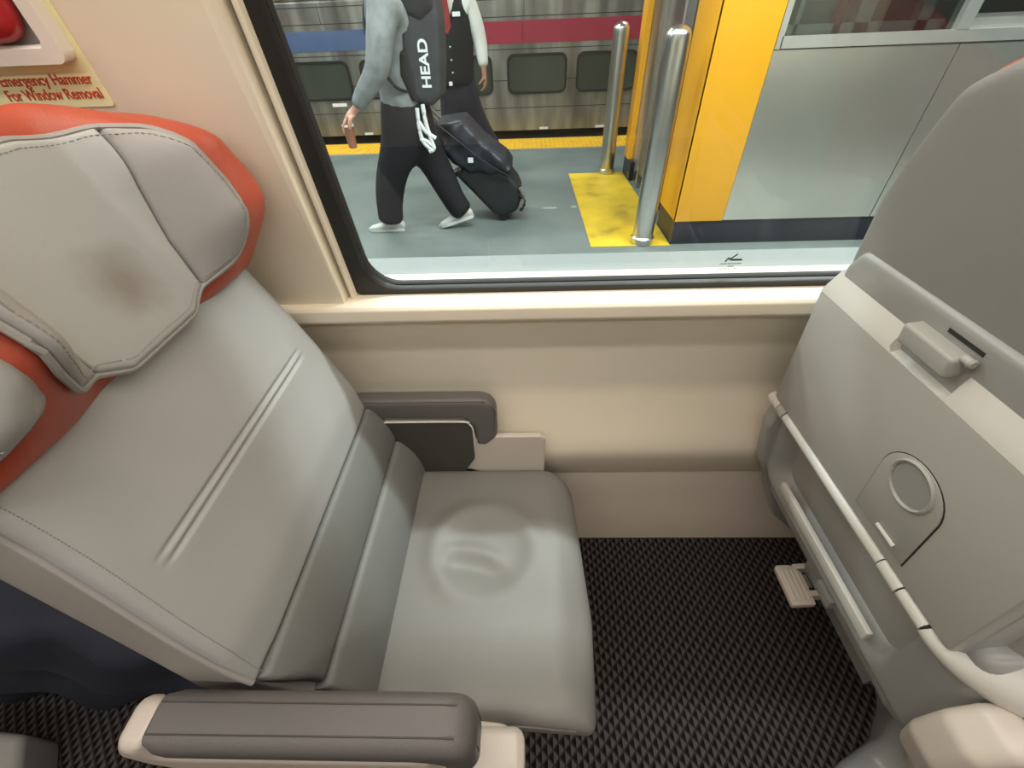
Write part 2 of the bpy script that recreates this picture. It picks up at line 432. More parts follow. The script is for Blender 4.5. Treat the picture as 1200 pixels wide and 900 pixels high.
# maker's mark printed on the pane, strokes only
bm = bmesh.new()
def wstroke(pts, r=.0006):
    r = max(r * 1.5, .0008)
    add_tube(bm, [FWin[0] + X * a + BW * b + NW * -.0036 for a, b in pts], r, 5)
mx, mb = .372, .058
wstroke([(mx - .004, mb - .006), (mx, mb + .002), (mx + .004, mb), (mx + .001, mb - .002)], .0009)
wstroke([(mx + .002, mb - .002), (mx + .014, mb + .009)], .0008)
for i in range(9): wstroke([(mx + .005 + i * .0022, mb - .004), (mx + .006 + i * .0022, mb - .001), (mx + .0075 + i * .0022, mb - .004)], .0007)
for row, (a0, a1) in enumerate(((-.012, .028), (.004, .018), (-.014, .010), (.014, .024))):
    bb = mb - .0105 - (row if row < 3 else 2) * .0052
    k = int((a1 - a0) / .0028)
    for i in range(k): wstroke([(mx + a0 + i * .0028, bb), (mx + a0 + i * .0028 + .0018, bb + (.0012 if i % 2 else -.0004))], .00038)
mk = from_bm('glass_mark', bm, 'black', g)
# closure of the car (behind and above the camera)
struct(box('ceiling', (XL, YR, 2.25), (XR, .75, 2.30), 'ceil'))
struct(box('wall_aisle', (XL, YR - .05, 0), (XR, YR, 2.25), 'wall'))
struct(box('wall_rear', (XL - .05, YR, 0), (XL, .75, 2.25), 'wall'))
struct(box('wall_front', (XR, YR, 0), (XR + .05, .75, 2.25), 'wall'))
struct(box('trim_4', (XL, .24, 1.86), (XR, .62, 1.89), 'ceil', None, .008))     # underside of the luggage shelf

struct(box('wall_outer_lower', (XL, .905, -.9), (XR, .94, .84), 'train_steel'))
struct(box('trim_7', (XL, .732, .845), (XR, .95, .872), 'outer_sill', None, .004))
struct(box('wall_outer_upper', (XL, .905, 1.80), (XR, .94, 2.9), 'train_steel'))
# ------------------------------------------------------------------ hammer notice + holder
SF = (FWin[0] + NW * .0425, X, BW, NW)
def b_of(z): return (z - .90) / BW.z
st = prism('hammer_notice', rpoly([(-1.02, b_of(1.232)), (-.538, b_of(1.232)), (-.538, b_of(1.56)), (-1.02, b_of(1.56))], .004), SF, 0, .0012, 'yellow_sticker')
tag(st, 'pale yellow emergency hammer notice with red lettering on the beige wall above the left seat', 'notice')
for ln, x0, x1, z, h in (('Emergency Hammer', -.668, -.546, 1.257, .0165), ('For Window Removal', -.672, -.545, 1.2415, .0165)):
    t = text('lettering', ln, (SF[0] + X * 0 + BW * 0, X, BW, NW), h, 'red_text', st, bold=.00018)
    xs = [v.co.x for v in t.data.vertices]; w = max(xs) - min(xs); mn = min(xs); k = (x1 - x0) / w
    for v in t.data.vertices:
        v.co = v.co + X * ((v.co.x - mn) * k + x0 - v.co.x) + BW * b_of(z) + NW * .0013
hb = empty('hammer_holder', SF[0] + X * -.66 + BW * b_of(1.38), 'white plastic holder frame on the yellow notice holding a red hammer', 'hammer holder')
ring_mesh('holder_frame', rrect(-.80, -.545, b_of(1.280), b_of(1.50), .012), rrect(-.78, -.566, b_of(1.298), b_of(1.48), .006), SF, .0015, .020, 'white_plastic', hb)
prism('back_plate', rpoly([(-.79, b_of(1.29)), (-.555, b_of(1.29)), (-.555, b_of(1.49)), (-.79, b_of(1.49))], .005), SF, .0015, .006, 'shell_grey', hb)
hm = slab('emergency_hammer', rpoly([(-.66, b_of(1.300)), (-.572, b_of(1.300)), (-.570, b_of(1.42)), (-.66, b_of(1.42))], .040, 8), SF, lambda a, b: .030, .008, 'red_plastic', None, .018, .006)
tag(hm, 'rounded red plastic hammer head sitting in the white wall holder', 'hammer')

# ================================================================== seats
GS = 'train seats beside the window'
def seat_frames(ox, tilt):
    a = math.radians(tilt); O = V((ox, 0, .46))
    U = V((-math.sin(a), 0, math.cos(a))); N = V((math.cos(a), 0, math.sin(a)))
    b = math.radians(tilt - 4.5)
    UR = V((-math.sin(b), 0, math.cos(b))); NR = V((-math.cos(b), 0, -math.sin(b)))
    return (O, Y, U, N), (O - N * .15, Y, UR, NR)
YC = .40
def padh(y, t):
    d = abs(y - .412)
    T = .25 + .75 * sst(t, .575, .66) if t < .70 else .35 + .65 * (1 - sst(t, .73, .82))
    return .040 + .092 * sst(d, .080, .152) * T
def make_seat(ox, tilt, label, rear_seen):
    F, R = seat_frames(ox, tilt)
    O, A, U, N = F
    root = empty('train_seat', (ox, YC, 0), label, 'seat', GS)
    def P(y, t, n): return O + A * y + U * t + N * n
    rear = lambda y, t: -.150 + .0787 * t
    # --- backrest core (sides tinted taupe to imitate their shade)
    core = rpoly([(.158, -.06), (.640, -.06), (.643, .30), (.638, .60), (.180, .60), (.157, .36), (.143, .224)], .012)
    slab('backrest', core, F, -.014, rear, 'vinyl_side', root, .008, .035, .02, 6)
    # --- light front panel with double pleat
    def pleat(y, t):
        h = .004 + .012 * sst(t, .224, .30) * (1 - .5 * sst(t, .45, .6))
        e = sst(y, .205, .225) * (1 - sst(y, .565, .585))
        w = 0
        for tc, dd in ((.419, .0042), (.431, .0042)):
            w += dd * math.exp(-((t - tc) / .0034) ** 2)
        h += e * (.003 * math.exp(-((t - .425) / .03) ** 2)) - e * w
        h -= .004 * sst(abs(y - .40), .19, .245)
        return h
    # regular grid panel for crisp pleats
    def grid_panel(name, yl, yr, ts, ny, hf, m, r=.010, base=-.02):
        bm = bmesh.new(); G = []
        ss = [0, .004, .012, .025] + [.05 + .9 * k / ny for k in range(ny + 1)] + [.975, .988, .996, 1]
        def edge(d):
            d = max(0, min(d, r)); return -(r - math.sqrt(max(0, r * r - (r - d) ** 2)))
        for t in ts:
            row = []
            for s in ss:
                a, b = yl(t), yr(t); y = a + (b - a) * s
                dd = min(y - a, b - y, t - ts[0], ts[-1] - t)
                row.append(bm.verts.new(P(y, t, hf(y, t) + edge(dd))))
            G.append(row)
        for r0, r1 in zip(G, G[1:]):
            for i in range(len(ss) - 1): bm.faces.new([r0[i], r0[i + 1], r1[i + 1], r1[i]])
        rim = G[0] + [g[-1] for g in G[1:]] + G[-1][-2::-1] + [g[0] for g in G[-2:0:-1]]
        bk = []
        for v in rim:
            d = (v.co - O); n0 = d.dot(N); bk.append(bm.verts.new(v.co + N * (base - n0)))
        k = len(rim)
        for i in range(k): bm.faces.new([rim[i], rim[(i + 1) % k], bk[(i + 1) % k], bk[i]])
        bm.faces.new(bk)
        return from_bm(name, bm, m, root, angle=80)
    yl = lambda t: .142 + .040 * sst(t, .22, .62); yr = lambda t: .643 - .004 * sst(t, .3, .6)
    def tl(a, b, fine=()):
        base = [a, a + .001, a + .003, a + .006, a + .011] + [a + (b - a) * k / 24 for k in range(2, 23)] + [b - .011, b - .006, b - .003, b - .001, b]
        for f in fine: base += [f + k * .0012 for k in range(-12, 13)]
        base = sorted(set(round(x, 5) for x in base if a <= x <= b)); return base
    grid_panel('backrest_panel', yl, yr, tl(.2255, .60, (.425,)), 40, pleat, 'vinyl_light')
    band = lambda y, t: .004 + .010 * math.sin(max(0, min(1, (t - .112) / .112)) * pi) ** .7
    grid_panel('lumbar_band', lambda t: .146 + .02 * sst(t, .22, .11), lambda t: .644, tl(.1125, .2240), 16, band, 'vinyl_mid', .007)
    band2 = lambda y, t: .008 + .014 * math.sin(max(0, min(1, (t + .02) / .132)) * pi) ** .7
    grid_panel('lower_band', lambda t: .158, lambda t: .650, tl(-.02, .1110), 16, band2, 'vinyl_mid', .008)
    # piping and stitches along both sides
    for side in (0, 1):
        pts = []; stp = []
        for k in range(26):
            t = .228 + .36 * k / 25
            y = yl(t) - .001 if side == 0 else yr(t) + .001
            s = 1 if side == 0 else -1
            pts.append(P(y, t, -.008)); stp.append((y + s * .012, t))
        tube('piping', pts, .0045, 'piping', root, 8)
        bm = bmesh.new()
        for (y0, t0), (y1, t1) in zip(stp, stp[1:]):
            for q in (0, .25, .5, .75):
                ya, ta = y0 + (y1 - y0) * q, t0 + (t1 - t0) * q; yb, tb = y0 + (y1 - y0) * (q + .15), t0 + (t1 - t0) * (q + .15)
                add_tube(bm, [P(ya, ta, pleat(ya, ta) + .0001), P(yb, tb, pleat(yb, tb) + .0001)], .0006, 4)
        from_bm('stitching', bm, 'thread', root)
    # --- red headrest shell
    sh = [(-.238, .577), (.222, .577), (.230, .612), (.247, .68), (.235, .740), (.198, .795), (.12, .834), (0, .848), (-.12, .834), (-.195, .795), (-.235, .735), (-.248, .68), (-.246, .62)]
    sh = rpoly([(.403 + a, t) for a, t in sh], [.02, .02] + [.05] * 11, 4)
    def shf(y, t):
        T = sst(t, .572, .63)
        n0 = padh(y, t) - .014
        if y > .412: return n0 + .012 * sst(y, .575, .61) * T
        return n0 - (.092 * T) * (1 - sst(y, .160, .245))
    def shb(y, t):
        d = abs(y - .403)
        return rear(y, t) - .004 + .16 * sst(d, .13, .27)
    slab('headrest_shell', sh, F, shf, shb, 'red', root, .034, .020, .012, 22, 7)
    # --- headrest pads: centre and two wings on the shell
    yc = .412
    cen = [(-.060, .583), (.055, .583), (.093, .603), (.096, .66), (.106, .725), (.118, .787), (.05, .798), (-.05, .798), (-.118, .787), (-.106, .725), (-.096, .66), (-.093, .603)]
    cen = rpoly([(yc + a, t) for a, t in cen], [.006] * 3 + [.03] * 2 + [.003] + [.06] * 2 + [.003] + [.03] * 2 + [.006], 4)
    def stain(y, t): return 0
    hp = slab('headrest_pad', cen, F, padh, lambda y, t: padh(y, t) - .03, 'headrest_c', root, .006, .006, .010, 22)
    for s in (1, -1):
        w = [(.096, .602), (.138, .609), (.154, .635), (.160, .69), (.153, .735), (.141, .766), (.1205, .785), (.1085, .725), (.0985, .66)]
        w = rpoly([(yc + s * a, t) for a, t in w], [.003, .012, .03, .04, .04, .02, .003, .03, .03], 4)
        slab('headrest_wing', w, F, padh, lambda y, t: padh(y, t) - .03, 'vinyl_wing', root, .006, .006, .010, 18)
    full = [(-.060, .5815), (.055, .5815), (.094, .601), (.140, .606), (.157, .634), (.163, .69), (.156, .738), (.143, .770), (.119, .789), (.05, .8005),
            (-.05, .8005), (-.119, .789), (-.143, .770), (-.156, .738), (-.163, .69), (-.157, .634), (-.140, .606), (-.094, .601)]
    full = resample(rpoly([(yc + a, t) for a, t in full], .03, 4), .012)
    tube('piping', [P(a, b, padh(a, b) - .007) for a, b in full], .0035, 'piping', root, 6, True)
    bm = bmesh.new()
    cenv = V((yc, .69))
    ins = [V(p) + (cenv - V(p)).normalized() * .011 for p in resample(full, .006)]
    for i in range(0, len(ins) - 1):
        a, b = ins[i], ins[i].lerp(ins[i + 1], .6)
        add_tube(bm, [P(a.x, a.y, padh(a.x, a.y) + .0003), P(b.x, b.y, padh(b.x, b.y) + .0003)], .0006, 4)
    from_bm('stitching', bm, 'thread', root)
    # --- grab handle on the aisle wing's outer side
    sa = (Y * .075 + N * .105).normalized(); HF = (P(.205, .012, .060) + sa * .002, sa, U, (-Y * .105 + N * .075).normalized())
    ho = rpoly([(-.07, .600), (.0, .592), (.040, .603), (.062, .635), (.058, .680), (.03, .720), (-.07, .745)], [.02, .03, .03, .04, .04, .04, .02])
    def hh(a, b): return .022 - .014 * math.exp(-(((a + .005) / .05) ** 2 + ((b - .632 - (a * .25)) / .012) ** 2)) - .006 * sst(b, .66, .72)
    gh = slab('grab_handle', ho, HF, hh, -.02, 'shell_grey', root, .014, .006, .008, 14)
    bm = bmesh.new(); add_tube(bm, smooth_path([HF[0] + HF[1] * a + U * b + HF[3] * .018 for a, b in ((-.06, .604), (-.03, .608), (-.01, .607), (.012, .603))]), [.0055] * 19, 8)
    from_bm('latch', bm, 'chrome', gh)
    # --- cushion
    CF = (V((ox, 0, .46)), X, Y, Z)
    cu = rpoly([(-.012, .150), (.380, .132), (.394, .30), (.388, .44), (.378, .642), (-.012, .642)], [.01, .02, .2, .2, .075, .01], 8)
    def ch(a, b):
        e = -.030 * sst(a, .30, .395) ** 1.5
        h = e - .004 * sst(abs(b - .39), .2, .26)
        cx, cy = .178, .425; dx, dy = a - cx, b - cy
        rr = math.hypot(dx / 1.0, dy / .95)
        h += -.010 * math.exp(-(rr / .086) ** 4) + .0060 * math.exp(-((rr - .106) / .022) ** 2) * (.35 + .65 * sst(dy, -.12, .06) + .5 * sst(-dx, 0, .08))
        # fold across the hollow
        fy = .400 + .028 * math.cos((a - .13) * 15)
        h += (.0075 * math.exp(-((b - fy) / .016) ** 2) - .0080 * math.exp(-((b - fy + .034) / .019) ** 2)) * math.exp(-((a - .160) / .062) ** 4)
        h += .0035 * math.exp(-(((a - .10) / .012) ** 2 + ((b - .41) / .045) ** 2))
        h += .0015 * math.sin(a * 60 + b * 31) * math.exp(-(((b - .17) / .03) ** 2))
        return h
    slab('seat_cushion', cu, CF, ch, lambda a, b: -.085, 'vinyl_seat', root, .024, .02, .008, 46, 7)
    tube('piping', [CF[0] + X * a + Y * b + Z * (ch(a, b) - .022) for a, b in ((.03, .1485), (.12, .1440), (.2, .1400), (.28, .1363), (.345, .1340))], .003, 'vinyl_arm', root, 6)
    box('seat_pan', (ox + .0, .17, .30), (ox + .34, .62, .374), 'shell_dark', root, .02, 3)
    # --- pedestal and flanks
    G = (V((ox, 0, 0)), X, Z, Y)
    box('pedestal', (ox + .10, .30, .0), (ox + .30, .56, .30), 'shell_grey', root, .03, 3)
    fl = [(-.222, .695), (-.228, .62), (-.200, .50), (-.145, .40), (-.085, .27), (.03, .15), (.10, .165), (.20, .22), (.24, .30), (.22, .38), (-.02, .40), (-.10, .60), (-.13, .72)]
    prism('side_cover', rpoly(fl, .03), G, .615, .652, 'shell_grey', root, .010, 3)
    fa = [(-.17, .52), (-.10, .38), (-.03, .24), (.03, .10), (.24, .10), (.26, .34), (.24, .44), (.0, .46), (-.09, .52)]
    prism('side_cover', rpoly(fa, .03), G, .095, .150, 'cream_plastic', root, .014, 3)
    ft = [(-.085, .060), (-.070, .140), (.045, .190), (.105, .255), (.14, .33), (.21, .33), (.21, .060)]
    slab('seat_leg', rpoly(ft, [.03, .05, .04, .06, .03, .02, .02]), (V((ox, 0, 0)), X, Y, Z), lambda a, b: .045 + .20 * sst(a, .0, .16), 0.0, 'shell_grey', root, .03, .003, .02)
    # --- armrests
    for wy0, wy1, inner, ztop, fx in ((.636, .677, .636, .690, .315), (.070, .134, .134, .684, .262)):
        k = ztop
        H = [(-.185, k), (.207, k), (.204, k - .11), (.200, k - .125), (.176, k - .150), (.152, k - .144), (.152, k - .085), (.135, k - .060), (-.185, k - .056)]
        zt, cx_ = (.572, .245) if inner == wy0 else (.500, .245)
        cx_ = .205 if inner == wy0 else .246
        fr = [(-.183, k - .004), (-cx_ + .03, k - .008), (-cx_ + .004, k - .045), (-cx_, k - .11), (-cx_ + .03, k - .19), (-.10, k - .24), (.13, k - .24), (.16, .435), (fx, .435), (fx, zt - .01),
              (fx - .012, zt), (.19, zt), (.150, zt - .012), (.150, k - .087), (.133, k - .065), (-.183, k - .061)]
        ay0, ay1 = (wy0 + .004, min(wy1, .660) - .004) if inner == wy0 else (wy0 + .001, wy1 - .004)
        arm = slab('armrest', rpoly(fr, [0, .02, .03, .04, .05, .03, .02, .01, .01, .01, .01, .02, .01, .01, .01, 0]), G, ay1, ay0,
                   'cream_plastic', root, .007 if inner == wy0 else .018, .004 if inner == wy0 else .018, .012, 8, 6)
        ap = slab('arm_pad', rpoly(H, [.006, .046, .02, .02, .014, .008, .02, .02, .006], 8), G, wy1, wy0, 'vinyl_arm', arm, .014 if inner == wy0 else .019, .014 if inner == wy0 else .019, .012, 8, 7)
        # seams round the pad
        for yy, dz in (((wy0 + .0035, .0052),) if inner == wy0 else ((wy0 + .0165, 0), (wy1 - .0165, 0))):
            pth = [(-.18, k - dz), (.150, k - dz), (.176, k - .0035 - dz), (.192, k - .0125 - dz), (.2025, k - .030 - dz), (.2055 - dz, k - .055), (.2035 - dz, k - .090), (.198 - dz, k - .115)]
            tube('seam', smooth_path([G[0] + X * a + Z * b + Y * yy for a, b in pth], 5), .0009, 'vinyl_dark', arm, 6)
        s = -1 if inner == wy0 else 1
        y0, y1 = (inner - .002, inner + .004) if s < 0 else (inner - .004, inner + .002)
        pn = [(-.12, .42), (.10, .42), (.145, .50), (.147, k - .085), (.131, k - .066), (-.12, k - .064)]
        prism('inner_panel', rpoly(pn, [0, 0, .01, .02, .02, 0]), G, y0, y1, 'vinyl_dark', arm)
        pp = [(-.10, k - .061), (.12, k - .061), (.142, k - .068), (.1505, k - .088), (.1505, k - .14)]
        tube('trim_piping', smooth_path([G[0] + X * a + Z * b + Y * (inner + s * .0015) for a, b in pp], 5), .002, 'white_plastic', arm, 6)
    # ---------------- rear side
    if not rear_seen: return root
    RO, _, UR, NR = R
    def Q(y, v, n): return RO + Y * y + UR * v + NR * n
    # lower rear shell with hollow literature pocket
    lo = rpoly([(.088, .030), (.60, .030), (.642, .08), (.652, .20), (.652, .285), (.640, .302), (.152, .302), (.128, .25), (.104, .16)], [.02, .05, .06, .06, .02, .01, .02, .05, .05])
    def poc(y, v):
        e = sst(y, .205, .245) * (1 - sst(y, .545, .605)) * sst(v, .055, .12) * (1 - sst(v, .200, .252))
        return .030 - .070 * e - .05 * (1 - sst(y, .08, .15))
    slab('rear_shell', lo, R, poc, -.09, 'shell_grey', root, .022, .01, .012, 30)
    # upper cover over the back of the headrest
    up = [(-.195, .53), (.195, .53), (.200, .60), (.190, .69), (.168, .755), (.140, .816), (.085, .8465), (-.085, .8465), (-.140, .816), (-.168, .755), (-.190, .69), (-.200, .60)]
    slab('rear_cover', rpoly([(.400 + a, t) for a, t in up], .05, 4), R, .030, -.03, 'rear_cover', root, .016, .01, .015, 8)
    # frame plate behind the tray
    bp_ = slab('tray_surround', rpoly([(.170, .24), (.630, .24), (.628, .40), (.592, .59), (.570, .622), (.215, .622), (.185, .60), (.172, .45)], .022), R, .037, -.01, 'shell_grey', root, .010, .01, .015, 6)
    # tray table: the folded leaf with bevelled bright top edge
    tr = rpoly([(.172, .282), (.636, .282), (.607, .560), (.588, .574), (.188, .574), (.172, .560)], [.012, .012, .022, .012, .012, .012])
    def trh(y, v): return .046 - .030 * sst(v, .542, .578)
    tray = prism('tray_table', rpoly([(.172, .282), (.634, .282), (.607, .541), (.172, .541)], [.01, .01, .004, .004]), R, .030, .050, 'tray_grey', root, .003, 2)
    # bevelled rim with a notch under the latch
    ty = [.172, .350, .356, .362, .436, .442, .448, .607]
    bm = bmesh.new(); cols = []
    for i, y in enumerate(ty):
        ntc = 1 if 2 <= i <= 5 else 0
        depth = .014 if ntc else 0
        pr_ = [(.541, .0495), (.548 if not ntc else .5425, .0480 if not ntc else .0490), (.556 if not ntc else .546, .045 - (depth if ntc else 0)), (.578, .036 - depth * .4), (.582, .034 - depth * .3), (.582, .0), (.541, .0)]
        if i == len(ty) - 1: pr_ = [(v, n) for v, n in pr_]
        yy = (lambda v: y - (.012 * (v - .541) / .04 if i == len(ty) - 1 else 0))
        cols.append([bm.verts.new(Q(yy(v), v, n)) for v, n in pr_])
    for a, b in zip(cols, cols[1:]):
        for k in range(7): bm.faces.new([a[k], a[(k + 1) % 7], b[(k + 1) % 7], b[k]])
    bm.faces.new(cols[0]); bm.faces.new(cols[-1][::-1])
    bevel(bm, .0015, 2, 25)
    from_bm('tray_rim', bm, 'tray_rim', tray, angle=35)
    # flip-down cup ring
    cy, cv = .319, .420
    D = [(cy - .050, cv - .112), (cy + .050, cv - .112)] + [(cy + .050 * math.cos(a), cv - .012 + .050 * math.sin(a)) for a in [k * pi / 18 for k in range(19)]]
    prism('gap', [(cy + (a - cy) * 1.03, cv - .01 + (b - cv + .01) * 1.02) for a, b in D], R, .0502, .0508, 'shadow_gap', tray)
    cup = prism('cup_holder', D, R, .0504, .0525, 'tray_grey', tray, .0008)
    tube('cup_ring', [Q(cy + .032 * math.cos(2 * pi * k / 40), cv + .034 * math.sin(2 * pi * k / 40), .0525) for k in range(40)], .0036, 'tray_grey', tray, 10, True, .8)
    lathe('cup_recess', [(.0, 0), (.028, 0), (.029, .0006)], Q(cy, cv, .0525), 'shell_grey', tray, 40, NR)
    tube('cup_hinge', [Q(cy - .030, cv - .100, .0525), Q(cy + .005, cv - .100, .0525)], .0035, 'tray_rim', tray, 8)
    # latch over the tray's top edge
    lt = prism('tray_latch', rpoly([(.360, .566), (.437, .566), (.437, .594), (.360, .594)], .006), R, .030, .056, 'tray_grey', root, .006, 3)
    lathe('latch_pin', [(0, -.010), (.005, -.010), (.005, -.002), (.006, 0), (.0045, .003), (0, .004)], Q(.352, .594, .044), 'tray_grey', lt, 16, -Y)
    prism('slot', [(.352, .602), (.40, .602), (.40, .607), (.352, .607)], R, .0373, .038, 'shadow_gap', lt)
    # hinge bar in segments
    hv = .268
    segs = [.648, .610, .585, .290, .250, .203]
    for i, (a, b) in enumerate(zip(segs, segs[1:])):
        tube('hinge_bar', [Q(a - .0012, hv, .043), Q(b + .0012, hv, .043)], .0135 if i in (1, 3) else .0125, 'tray_rim' if i != 1 else 'tray_grey', root, 14)
    tube('hinge_core', [Q(.64, hv, .043), Q(.20, hv, .043)], .0105, 'shadow_gap', root, 10)
    # swing arm at the aisle end of the hinge
    sw = smooth_path([Q(.203, hv, .043), Q(.188, hv - .004, .040), Q(.166, hv - .008, .020), Q(.140, hv - .006, -.022), Q(.126, hv - .002, -.08), Q(.122, hv + .005, -.15), Q(.122, hv + .01, -.20)], 6)
    tube('tray_arm', sw, [.0135] * 4 + [.0135 + .028 * sst(k, 0, 18) for k in range(len(sw) - 4)], 'tray_rim', root, 16)
    # pocket retainer strip
    rb = prism('pocket_strip', rpoly([(.245, .083), (.540, .083), (.540, .110), (.245, .110)], .002), R, .028, .038, 'tray_rim', root, .002)
    # foot pedal on a bracket under the shell
    br = prism('pedal_bracket', rpoly([(.40, -.16), (.475, -.17), (.485, .04), (.39, .04)], .012), R, -.085, -.045, 'shell_grey', root, .004)
    c0 = Q(.435, -.165, -.006)
    pd = prism('foot_pedal', rpoly([(-.048, -.026), (.026, -.028), (.046, -.010), (.046, .026), (-.048, .026)], [.006, .02, .02, .01, .006]),
               (c0, Y, NR, UR), -.010, .008, 'cream_plastic', br, .003)
    for q in (-.015, -.005, .005, .015):
        tube('grip_rib', [c0 + Y * -.036 + NR * q + UR * .009, c0 + Y * .032 + NR * q + UR * .009], .0018, 'white_plastic', br, 6)
    for yy in (.405, .468):
        prism('pedal_arm', [(yy, -.180), (yy + .012, -.180), (yy + .012, -.155), (yy, -.155)], R, -.06, -.02, 'cream_plastic', br, .002)
    lathe('pedal_spring', [(.0, 0), (.008, 0), (.008, .03), (0, .03)], Q(.425, -.165, -.036), 'chrome', br, 12, Y)
    prism('stop_block', rpoly([(.335, -.035), (.382, -.035), (.382, -.005), (.335, -.005)], .003), R, -.07, .012, 'shell_grey', root, .003)
    return root

def headrest_mat():
    m, n, l, b = nt('headrest_centre')
    v = coords(n, l)
    F, R = seat_frames(-.27, 19.8)
    c = F[0] + Y * .425 + F[2] * .655 + F[3] * .045
    nz = n.new('ShaderNodeTexNoise'); nz.inputs['Scale'].default_value = 22; nz.inputs['Detail'].default_value = 3; l.new(v, nz.inputs['Vector'])
    mp = n.new('ShaderNodeVectorMath'); mp.operation = 'DISTANCE'; l.new(v, mp.inputs[0]); mp.inputs[1].default_value = c
    a = n.new('ShaderNodeMath'); a.operation = 'MULTIPLY_ADD'; l.new(nz.outputs['Fac'], a.inputs[0]); a.inputs[1].default_value = .05; l.new(mp.outputs['Value'], a.inputs[2])
    r = n.new('ShaderNodeValToRGB'); e = r.color_ramp.elements
    e[0].position = .035; e[0].color = (.27, .25, .225, 1); e[1].position = .075; e[1].color = (.40, .40, .385, 1)
    l.new(a.outputs[0], r.inputs['Fac']); l.new(r.outputs['Color'], b.inputs['Base Color'])
    b.inputs['Roughness'].default_value = .42
    n2 = n.new('ShaderNodeTexNoise'); n2.inputs['Scale'].default_value = 900; l.new(v, n2.inputs['Vector'])
    bp = n.new('ShaderNodeBump'); bp.inputs['Strength'].default_value = .10; bp.inputs['Distance'].default_value = .002
    l.new(n2.outputs['Fac'], bp.inputs['Height']); l.new(bp.outputs['Normal'], b.inputs['Normal'])
    return m
M['headrest_c'] = headrest_mat()

seat1 = make_seat(-.27, 19.8, 'grey leather train seat with orange-red headrest shell, facing right, its cushion in view', False)
seat2 = make_seat(.749, 12.75, 'train seat on the right seen from behind with a folded grey tray table', True)

# things behind the left seat at the lower left corner
bg = slab('travel_bag', rpoly([(-1.35, .0), (-.66, .0), (-.60, .20), (-.66, .42), (-1.35, .52)], .06), (V((0, .26, 0)), X, Z, -Y), lambda a, b: .02 + .02 * math.sin(a * 22) * math.sin(b * 17 + 1), -.14, 'navy', None, .05, .04, .03, 10)
tag(bg, 'dark navy soft fabric bag on the carpet behind the left seat', 'bag')
sb = slab('seat_foot', rpoly([(-1.45, .02), (-1.10, .02), (-1.10, .10), (-1.15, .165), (-1.45, .185)], .03), (V((0, 0, 0)), X, Y, Z), .12, 0.0, 'shell_grey', None, .02, .01, .02, 6)
tag(sb, 'low grey plastic seat foot on the carpet in the lower left corner', 'seat foot')

# ================================================================== the station
struct(box('floor_platform', (-14, 1.05, -.4), (14, 6.10, 0), 'platform'))
struct(box('trim_5', (-14, 1.0, -.40), (14, 2.86, .004), 'plat_edge'))
te = empty('tactile_strip', (0, 6.4, 0), 'yellow tactile warning strip along the far platform edge', 'tactile strip')
box('strip_base', (-14, 6.10, -.1), (14, 6.70, .004), 'tactile', te)
bm = bmesh.new()
for i in range(int(6.4 / .06)):
    x = -3.6 + i * .06
    for j in range(8):
        add_box(bm, (x, 6.15 + j * .07, .003), (x + .028, 6.18 + j * .07, .010))
dm = from_bm('raised_domes', bm, 'tactile', te, smooth=False); dm['kind'] = 'stuff'
struct(box('trim_6', (-14, 6.02, -.05), (14, 6.10, .003), 'concrete'))
struct(box('floor_track', (-14, 6.7, -1.2), (14, 11, -1.1), 'pit'))
struct(box('wall_platform_edge', (-14, 6.60, -1.2), (14, 6.70, -.1), 'pit'))
struct(box('floor_track_near', (-14, .72, -1.2), (14, 1.02, -1.1), 'pit'))
struct(box('ceiling_station', (-14, .75, 3.5), (14, 11, 3.6), 'concrete'))

# --- far train
TY = 6.85
tn = empty('passenger_train', (0, TY + .8, -1.1), 'silver passenger train with red and blue stripe across the platform', 'train')
FT = (V((0, TY, 0)), X, Z, -Y)
bm = bmesh.new()
pr2 = [(0, .08), (0, 1.50), (-.02, 1.52), (0, 1.54), (0, 2.3), (-.3, 2.9), (-2.6, 2.9), (-2.8, 2.3), (-2.8, .08)]
a = [bm.verts.new((-14, TY - y, z)) for y, z in pr2]; b = [bm.verts.new((14, TY - y, z)) for y, z in pr2]
for i in range(len(pr2)): bm.faces.new([a[i], a[(i + 1) % len(pr2)], b[(i + 1) % len(pr2)], b[i]])
bm.faces.new(a); bm.faces.new(b)
from_bm('car_body', bm, 'train_steel', tn)
box('underframe', (-14, TY + .12, -1.0), (14, TY + 2.6, .08), 'pit', tn)
def tsheet(name, x0, x1, z0, z1, m, d=.004): return prism(name, rpoly([(x0, z0), (x1, z0), (x1, z1), (x0, z1)], 0), FT, 0, d, m, tn)
tsheet('red_stripe', -.95, 14, 1.042, 1.262, 'stripe_red')['label'] = 'dark red stripe'
tsheet('blue_stripe', -14, -1.55, 1.036, 1.238, 'stripe_blue')['label'] = 'blue stripe'
for z in (.352, .66, .985, 1.30, 1.46): tsheet('panel_line', -14, 14, z - .004, z + .004, 'shadow_gap', .002)
for x in (-2.5, .045, 2.7): tsheet('panel_joint', x - .003, x + .003, 1.30, 1.5, 'shadow_gap', .002)
tsheet('stripe_joint', .02, .026, 1.042, 1.262, 'black', .006)
for x0 in (-3.97, -3.05, -2.12, -1.15, -.171, .742, 1.655, 2.57):
    x1 = x0 + .757
    w = ring_mesh('window', rrect(x0 - .015, x1 + .015, .505, .938, .09), rrect(x0 + .012, x1 - .012, .532, .912, .075), FT, .0, .018, 'rubber', tn)
    prism('pane', rrect(x0, x1, .518, .926, .08), FT, -.01, .008, 'train_glass', w)
for x in (-3.4, -2.20, -.98, .31, 1.10, 2.05): prism('step_light', rpoly([(x - .06, .085), (x + .06, .085), (x + .06, .112), (x - .06, .112)], 0), FT, .0, .01, 'white_print', tn)
